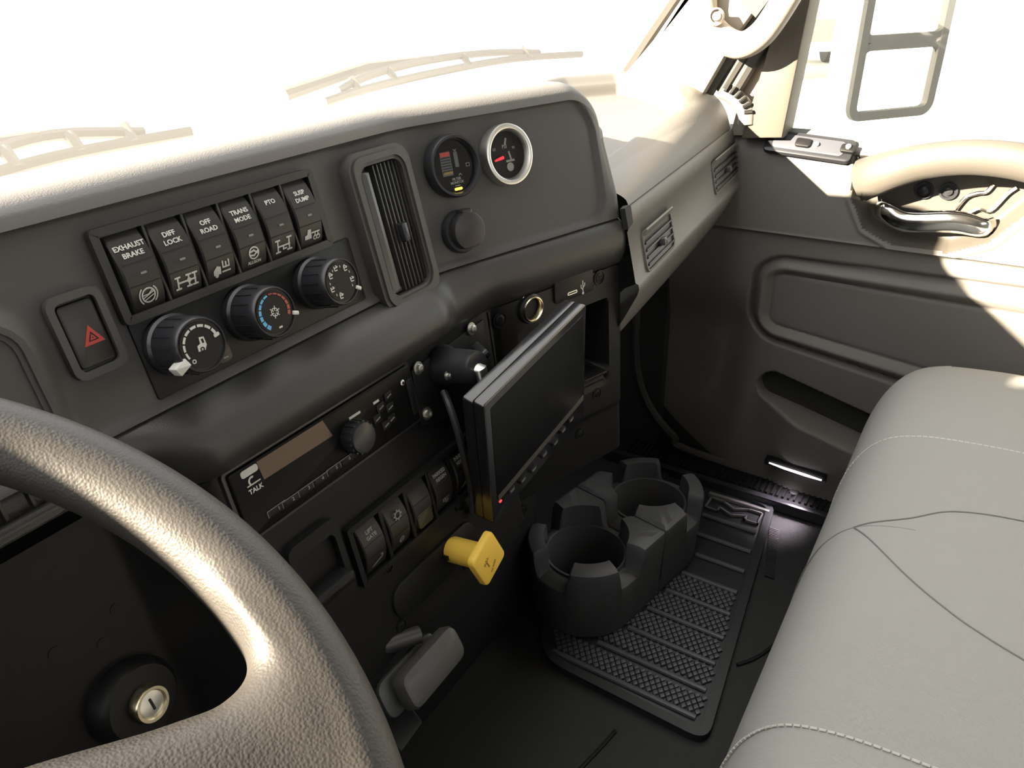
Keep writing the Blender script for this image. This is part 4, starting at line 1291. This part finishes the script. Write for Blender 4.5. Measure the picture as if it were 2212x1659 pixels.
chd = thing('cup_holder', 'dark grey plastic twin cup holder with raised tabs standing on the floor mat', 'cup holder', T(.825, .416, 0))
ACUP, BCUP = np.array([.825, .416]), np.array([.995, .383])
dv = BCUP - ACUP
sep = np.linalg.norm(dv)
ex_ = dv / sep
ang0 = math.atan2(ex_[1], ex_[0])
Ri, Ro, RoB = .0600, .0890, .0840
ZG, ZT, ZB = .112, .148, .0135
def cup(center, sgn):
    """one half of the holder; theta=0 points at the partner"""
    n = 180
    rings = []
    ths = []
    for k in range(n):
        ths.append(-180 + 360 * k / n)
    tabs = [(-46, 30), (46, 30), (-133, 27), (133, 27)]
    g = G()
    prof = []
    for th in ths:
        up = 0
        for c, hw in tabs:
            d = abs((th - c + 180) % 360 - 180)
            up = max(up, float(sst(hw + 3.5, hw - 3.5, d)))
        ztop = ZG + (ZT + (.006 if abs(th) < 90 else 0) - ZG) * up
        a = R(th)
        def stad(r):
            # straight sides between the two cups, cut at the plane midway to the partner
            if math.cos(a) <= 1e-6: return r
            e = r / abs(math.sin(a)) if abs(math.sin(a)) > 1e-3 else 9
            return min(e, (sep / 2 + .0002) / math.cos(a))
        ro, rb = stad(Ro + .003 * up), stad(RoB)
        prof.append([(Ri - .004, ZB + .004), (Ri, ZG - .002), (Ri + .001, ZG + .003), (Ri + .0045, ZG + .003), (Ri + .0055, ZG - .001),
                     (Ri + .0085 - .002 * up, ztop - .001), (ro - .010, ztop - .002 - .004 * (1 - up)), (ro - .002, ztop - .006 - .006 * (1 - up)), (ro, ztop - .012 - .006 * (1 - up)), (rb + (ro - rb) * .35, ZB + .03), (rb, ZB)])
    m = len(prof[0])
    vs, fs = [], []
    for th, pr in zip(ths, prof):
        a = ang0 + (0 if sgn > 0 else PI) + R(th) * 1
        for r_, z in pr:
            vs.append((center[0] - .825 + r_ * math.cos(a), center[1] - .416 + r_ * math.sin(a), z))
    for i in range(n):
        for j in range(m - 1):
            fs.append((i * m + j, i * m + j + 1, (i + 1) % n * m + j + 1, (i + 1) % n * m + j))
    fs.append(tuple(i * m for i in range(n)))
    g.add(vs, fs)
    return g
obj('cup_well', cup(ACUP, 1), CUP, chd, ang=30)
obj('cup_well', cup(BCUP, -1), CUP, chd, ang=30)
for c in (ACUP, BCUP):
    obj('cup_floor', G().slab(ell(Ri - .005, n=32, cx=c[0] - .825, cy=c[1] - .416), ZB, ZB + .006), DEEP, chd)
# floor seams in the vinyl
fseam = [[onz(*q_, .002) for q_ in ((1330, 1578), (1300, 1612), (1262, 1652), (1200, 1720))], [onz(*q_, .002) for q_ in ((1592, 1436), (1630, 1422), (1665, 1398), (1700, 1362), (1760, 1280))]]
fo = bpy.data.objects['floor']
for L in fseam: obj('seam', G().tube(smooth_path(L, 6), .0028, 6), DEEP, fo)
g = G()
for k in range(34):
    p = onz(1672 - k * .3, 1145 + k * 3.1, .001)
    g.box((p[0], p[1], .002), (.0022, .017, .004), 0)
obj('rib_strip', g, MATM, fo, kind='stuff')

# ================================================================== bench seat
seat = thing('bench_seat', 'light grey ribbed fabric passenger bench with pale stitching', 'seat', T(.75, -.35, 0))
SP = [(.060, .06), (.085, .09), (.0935, .14), (.0945, .19), (.0925, .245), (.085, .300), (.070, .345), (.046, .376), (.010, .392), (-.04, .3995), (-.12, .4035), (-.30, .402), (-.55, .392), (-.80, .385)]
sprof = smooth_path(SP, 6)
def sz(y):
    top = [(p[0], p[1]) for p in sprof][::-1]
    ys = np.array([p[0] for p in top]); zs = np.array([p[1] for p in top])
    k = int(np.argmax(ys))
    return float(np.interp(y, ys[:k + 1], zs[:k + 1]))
XA = float(onz(1760, 1548, .40)[0]); XB = float(onz(2050, 952, .395)[0]); XC = float(onz(1880, 1152, .375)[0])
xs_ = np.concatenate([[.22], np.arange(.23, 1.12, .02), 1.12 + .115 * np.sin(np.linspace(.05, PI / 2, 14))])
rows = []
for x in xs_:
    k = max(0, (x - 1.12) / .115)
    dr = 1 - math.sqrt(max(0, 1 - min(k, 1) ** 2))
    row = []
    for (y, z) in sprof:
        dip = 0
        for xx in (XA, XB, XC): dip += .0022 * math.exp(-((x - xx) / .007) ** 2)
        ny_, nz_ = (1, 0) if z < .30 else ((.6, .8) if y > 0 else (0, 1))
        s_ = dip + .060 * dr
        row.append((x - .75, y - ny_ * s_ + .35, z - nz_ * s_ * (1 if z > .30 else 0)))
    rows.append(row)
g = G().grid(rows)
nrow = len(rows[0])
g.f.append(tuple((len(rows) - 1) * nrow + i for i in range(nrow)))
g.f.append(tuple(range(nrow))[::-1])
obj('cushion', g, SEATM, seat, ang=80)
def on_seat(pts2, off=.0006):
    return [(x - .75, y + .35, sz(y) + off) for x, y in pts2]
def cross(x, y_min, dashed, r_=.0011, m=THREAD, name='stitching'):
    pp = [(y, z) for y, z in sprof if z > .16 and y > y_min]
    pp = [np.array((x - .75, y + .35 + (.0008 if z < .34 else .0003), z + (.0008 if z > .34 else .0))) for y, z in smooth_path([np.array(p) for p in pp], 3)]
    g = G()
    if dashed:
        acc, start = 0, 0
        for i in range(1, len(pp)):
            acc += np.linalg.norm(pp[i] - pp[i - 1])
            if acc > .0052:
                if i - start >= 1: g.tube(pp[start:i + 1], r_, 6)
                start, acc = i, -.0016
                while False: pass
                if i + 1 < len(pp): start = i + (1 if np.linalg.norm(pp[i + 1] - pp[i]) < .002 else 0)
    else: g.tube(pp, r_, 6)
    return obj(name, g, m, seat)
def densify(pp, step):
    out = [pp[0]]
    for a, b in zip(pp[:-1], pp[1:]):
        n = max(1, int(np.linalg.norm(b - a) / step))
        out += [a + (b - a) * k / n for k in range(1, n + 1)]
    return out
def stitch(pp, r_, m, dash_len=.0050, gap=.0014, name='stitching'):
    pp = densify([np.array(p) for p in pp], .0007)
    g, i = G(), 0
    a, b = max(1, int(dash_len / .0007)), max(1, int(gap / .0007))
    while i + 2 < len(pp):
        seg = pp[i:i + a + 1]
        if len(seg) > 1: g.tube([seg[0], seg[len(seg) // 2], seg[-1]] if len(seg) > 2 else seg, r_, 5)
        i += a + b
    return obj(name, g, m, seat, kind='stuff')
def xline(x, y_min):
    return [np.array((x - .75, y + .35 + (.0006 if z < .34 else .0002), z + (.0004 if z > .34 else 0) - .0016)) for y, z in sprof if z > .15 and y > y_min]
stitch(xline(XA, -.5), .0012, THREAD)
stitch(xline(XB, -.4), .0011, THREAD)
def seam(pts2): return obj('seam', G().tube(on_seat(pts2, .0002), .0009, 6), SEAMM, seat)
obj('seam', G().tube(xline(XC, -.02), .0010, 6), SEAMM, seat)
j0 = (XC, .046)
seam(smooth_path([j0] + [tuple(onz(*q_, .398)[:2]) for q_ in ((1960, 1115), (2060, 1108), (2212, 1136), (2300, 1165))], 8))
seam(smooth_path([j0] + [tuple(onz(*q_, .401)[:2]) for q_ in ((1950, 1225), (2050, 1320), (2130, 1380), (2212, 1432))], 8))
obj('seat_base', G().box((0, -.02, .035), (.92, .74, .07), .01), BLK, seat)

# ================================================================== outside
struct('road', G().slab(ell(90, n=48), -.05, 0, 0, T(0, 0, -1.05)), CONC)
hoodt = thing('engine_hood', 'white truck hood beyond the windshield, washed out by sun', 'hood')
rows = []
for y in np.linspace(.97, 2.2, 14):
    t_ = (y - .97) / 1.23
    rows.append([(x, y, .690 - .05 * t_ - .30 * t_ ** 3 - .10 * abs((x - .34) / .9) ** 2.5) for x in np.linspace(-.55, 1.23, 24)])
obj('hood_skin', G().grid(rows), HOODW, hoodt, ang=80)
cw = thing('cowl', 'pale cowl panel with louvre slots between hood and windshield', 'cowl')
obj('cowl_sheet', G().grid([[(x, ws(x, 0)[1] + d_, z_) for d_, z_ in ((.012, .735), (.05, .732), (.14, .715), (.20, .69))] for x in np.linspace(-.55, 1.24, 30)]), HOODW, cw, ang=80)
def wiper(lbl, pxs, seed):
    wp = thing('wiper', lbl, 'wiper', None, 'windshield wipers')
    pts = smooth_path([hit(*q_, (0, .86, .762), (0, -.25, .97)) for q_ in pxs], 5)
    obj('blade', G().tube(pts, .0052, 6, sq=(1.3, .6), up=(0, 0, 1)), SEAL, wp)
    up_ = np.array((0, .012, .014))
    n = len(pts)
    sl_ = pts[int(n * .12):int(n * .88)]
    obj('bridge', G().tube([p + up_ * (.5 + .9 * math.sin(PI * i / (len(sl_) - 1))) for i, p in enumerate(sl_)], .0060, 6, sq=(1.1, .7), up=(0, 0, 1)), SEAL, wp)
    for f_ in (.2, .38, .6, .8):
        p = pts[int(n * f_)]
        obj('claw', G().tube([p, p + up_ * 1.3], .007, 6), SEAL, wp)
    a = pts[int(n * .5)]
    obj('wiper_arm', G().tube([a + up_ * 1.5, a + up_ * 1.2 + np.array((-.14, .03, .004)), a + np.array((-.30, .075, -.004))], [.006, .008, .011], 8), SEAL, wp)
wiper('pale washed-out wiper lying along the windshield base above the dash hood', ((703, 221), (800, 190), (950, 155), (1110, 127), (1258, 117)), 1)
wiper('pale wiper along the windshield base at the driver side', ((-160, 420), (-20, 378), (120, 340), (260, 312), (414, 285)), 2)
# door mirror: tall housing with a flat upper and a convex lower glass
MF = Fr((1.78, .305, .80), (.76, -.65, 0), (0, 0, 1), (-.65, -.76, 0))
mi = thing('door_mirror', 'tall outside door mirror with two bright glasses seen through the side window', 'mirror', MF.M())
pl_ = [MF.uv(*q_) for q_ in ((1872, 0), (1826, 262), (2012, 85))]
Wm, uL = .215, MF.uv(1862, 30)[0]
vbot, vbar = MF.uv(1832, 262)[1], MF.uv(1950, 88)[1]
vtop = vbar + .30
out = rrect(Wm, vtop - vbot, .03, 6, uL + Wm / 2, (vtop + vbot) / 2)
obj('housing', G().slab(out, -.07, 0, .0).slab(inset(out, .02), -.10, -.07, 0), HOODW, mi)
f_ = .018
up_o = rrect(Wm - .004, vtop - vbar, .026, 6, uL + Wm / 2, (vtop + vbar) / 2)
lo_o = rrect(Wm - .004, vbar - vbot, .026, 6, uL + Wm / 2, (vbar + vbot) / 2)
obj('frame', G().frame(out, inset(out, f_), -.002, .012).frame(up_o, inset(up_o, f_ * .8), -.002, .011).frame(lo_o, inset(lo_o, f_ * .8), -.002, .011), DEEP, mi)
obj('upper_glass', G().slab(inset(up_o, f_ * .7), 0, .004), MIR, mi)
obj('lower_glass', G().slab(inset(lo_o, f_ * .7), 0, .004), MIR, mi)
obj('arm', G().tube([(uL + .02, vtop - .05, -.08), (uL - .12, vtop - .03, -.16), (uL - .30, vtop - .02, -.25)], .014, 10), HOODW, mi)
obj('arm', G().tube([(uL + .02, vbot + .04, -.08), (uL - .12, vbot + .02, -.14), (uL - .32, vbot + .0, -.22)], .014, 10), HOODW, mi)

# a parked white truck and a small blue car in the bright yard
GZ = -1.05
def box_vehicle(name, lbl, cat, px, zt, sz_, paint, yaw):
    d_ = ray(*px); d_ = d_ / np.linalg.norm(d_[:2])
    dist = (zt - CAM[2]) / d_[2] + sz_[0] / 2
    yaw = math.atan2(-d_[1], -d_[0]) + yaw
    p = CAM + d_ * dist
    t = thing(name, lbl, cat, T(p[0], p[1], GZ) @ Matrix.Rotation(yaw, 4, 'Z'))
    L, Wd, Hh = sz_
    body = [(-L / 2, .25 * Hh), (L / 2, .25 * Hh), (L / 2, .55 * Hh), (L * .30, .60 * Hh), (L * .18, Hh), (-L * .42, Hh), (-L / 2, .62 * Hh)]
    Mx = Matrix(((1, 0, 0, 0), (0, 0, -1, Wd / 2), (0, 1, 0, 0), (0, 0, 0, 1)))
    obj('body', G().slab(body, 0, Wd, .04, Mx), paint, t)
    for sg in (1, -1):
        obj('side_window', G().slab([(L * .25, .60 * Hh), (L * .16, .92 * Hh), (-L * .38, .92 * Hh), (-L * .42, .62 * Hh)], 0, .02, 0, Matrix(((1, 0, 0, 0), (0, 0, -sg, -sg * Wd / 2 + .0), (0, 1, 0, 0), (0, 0, 0, 1)))), DKG, t)
    obj('grille', G().box((L / 2, 0, .40 * Hh), (.04, Wd * .7, .16 * Hh), .01), DKG, t)
    me = None
    for sx1 in (-.32, .32):
        for sg in (-1, 1):
            g = G().lathe([(.30 * Hh * .75, -.1), (.30 * Hh * .75, .1), (.12, .11)], 24, Matrix.Rotation(R(90), 4, 'X'))
            me = me or g.mesh('wheel', TYRE)
            obj('wheel', me, None, t, M=T(L * sx1, sg * (Wd / 2 - .08), .30 * Hh * .75))
    return t
box_vehicle('parked_truck', 'white truck with dark grille parked in the bright yard beyond the side window', 'truck', (1742, 62), -.10, (4.8, 1.9, 2.3), HOODW, R(12))
d_ = ray(2082, 175); p = CAM + d_ * ((GZ - CAM[2]) / d_[2])
dr = thing('drum', 'small pale blue drum standing in the bright yard beyond the side window', 'drum', T(p[0], p[1], GZ))
obj('barrel', G().lathe([(.16, 0), (.165, .02), (.155, .16), (.165, .18), (.155, .32), (.165, .34), (.155, .48), (.16, .50), (.15, .505)], 28), BLUEC, dr)
obj('lid', G().slab(ell(.15, n=28), .49, .515, .005), BLUEC, dr)
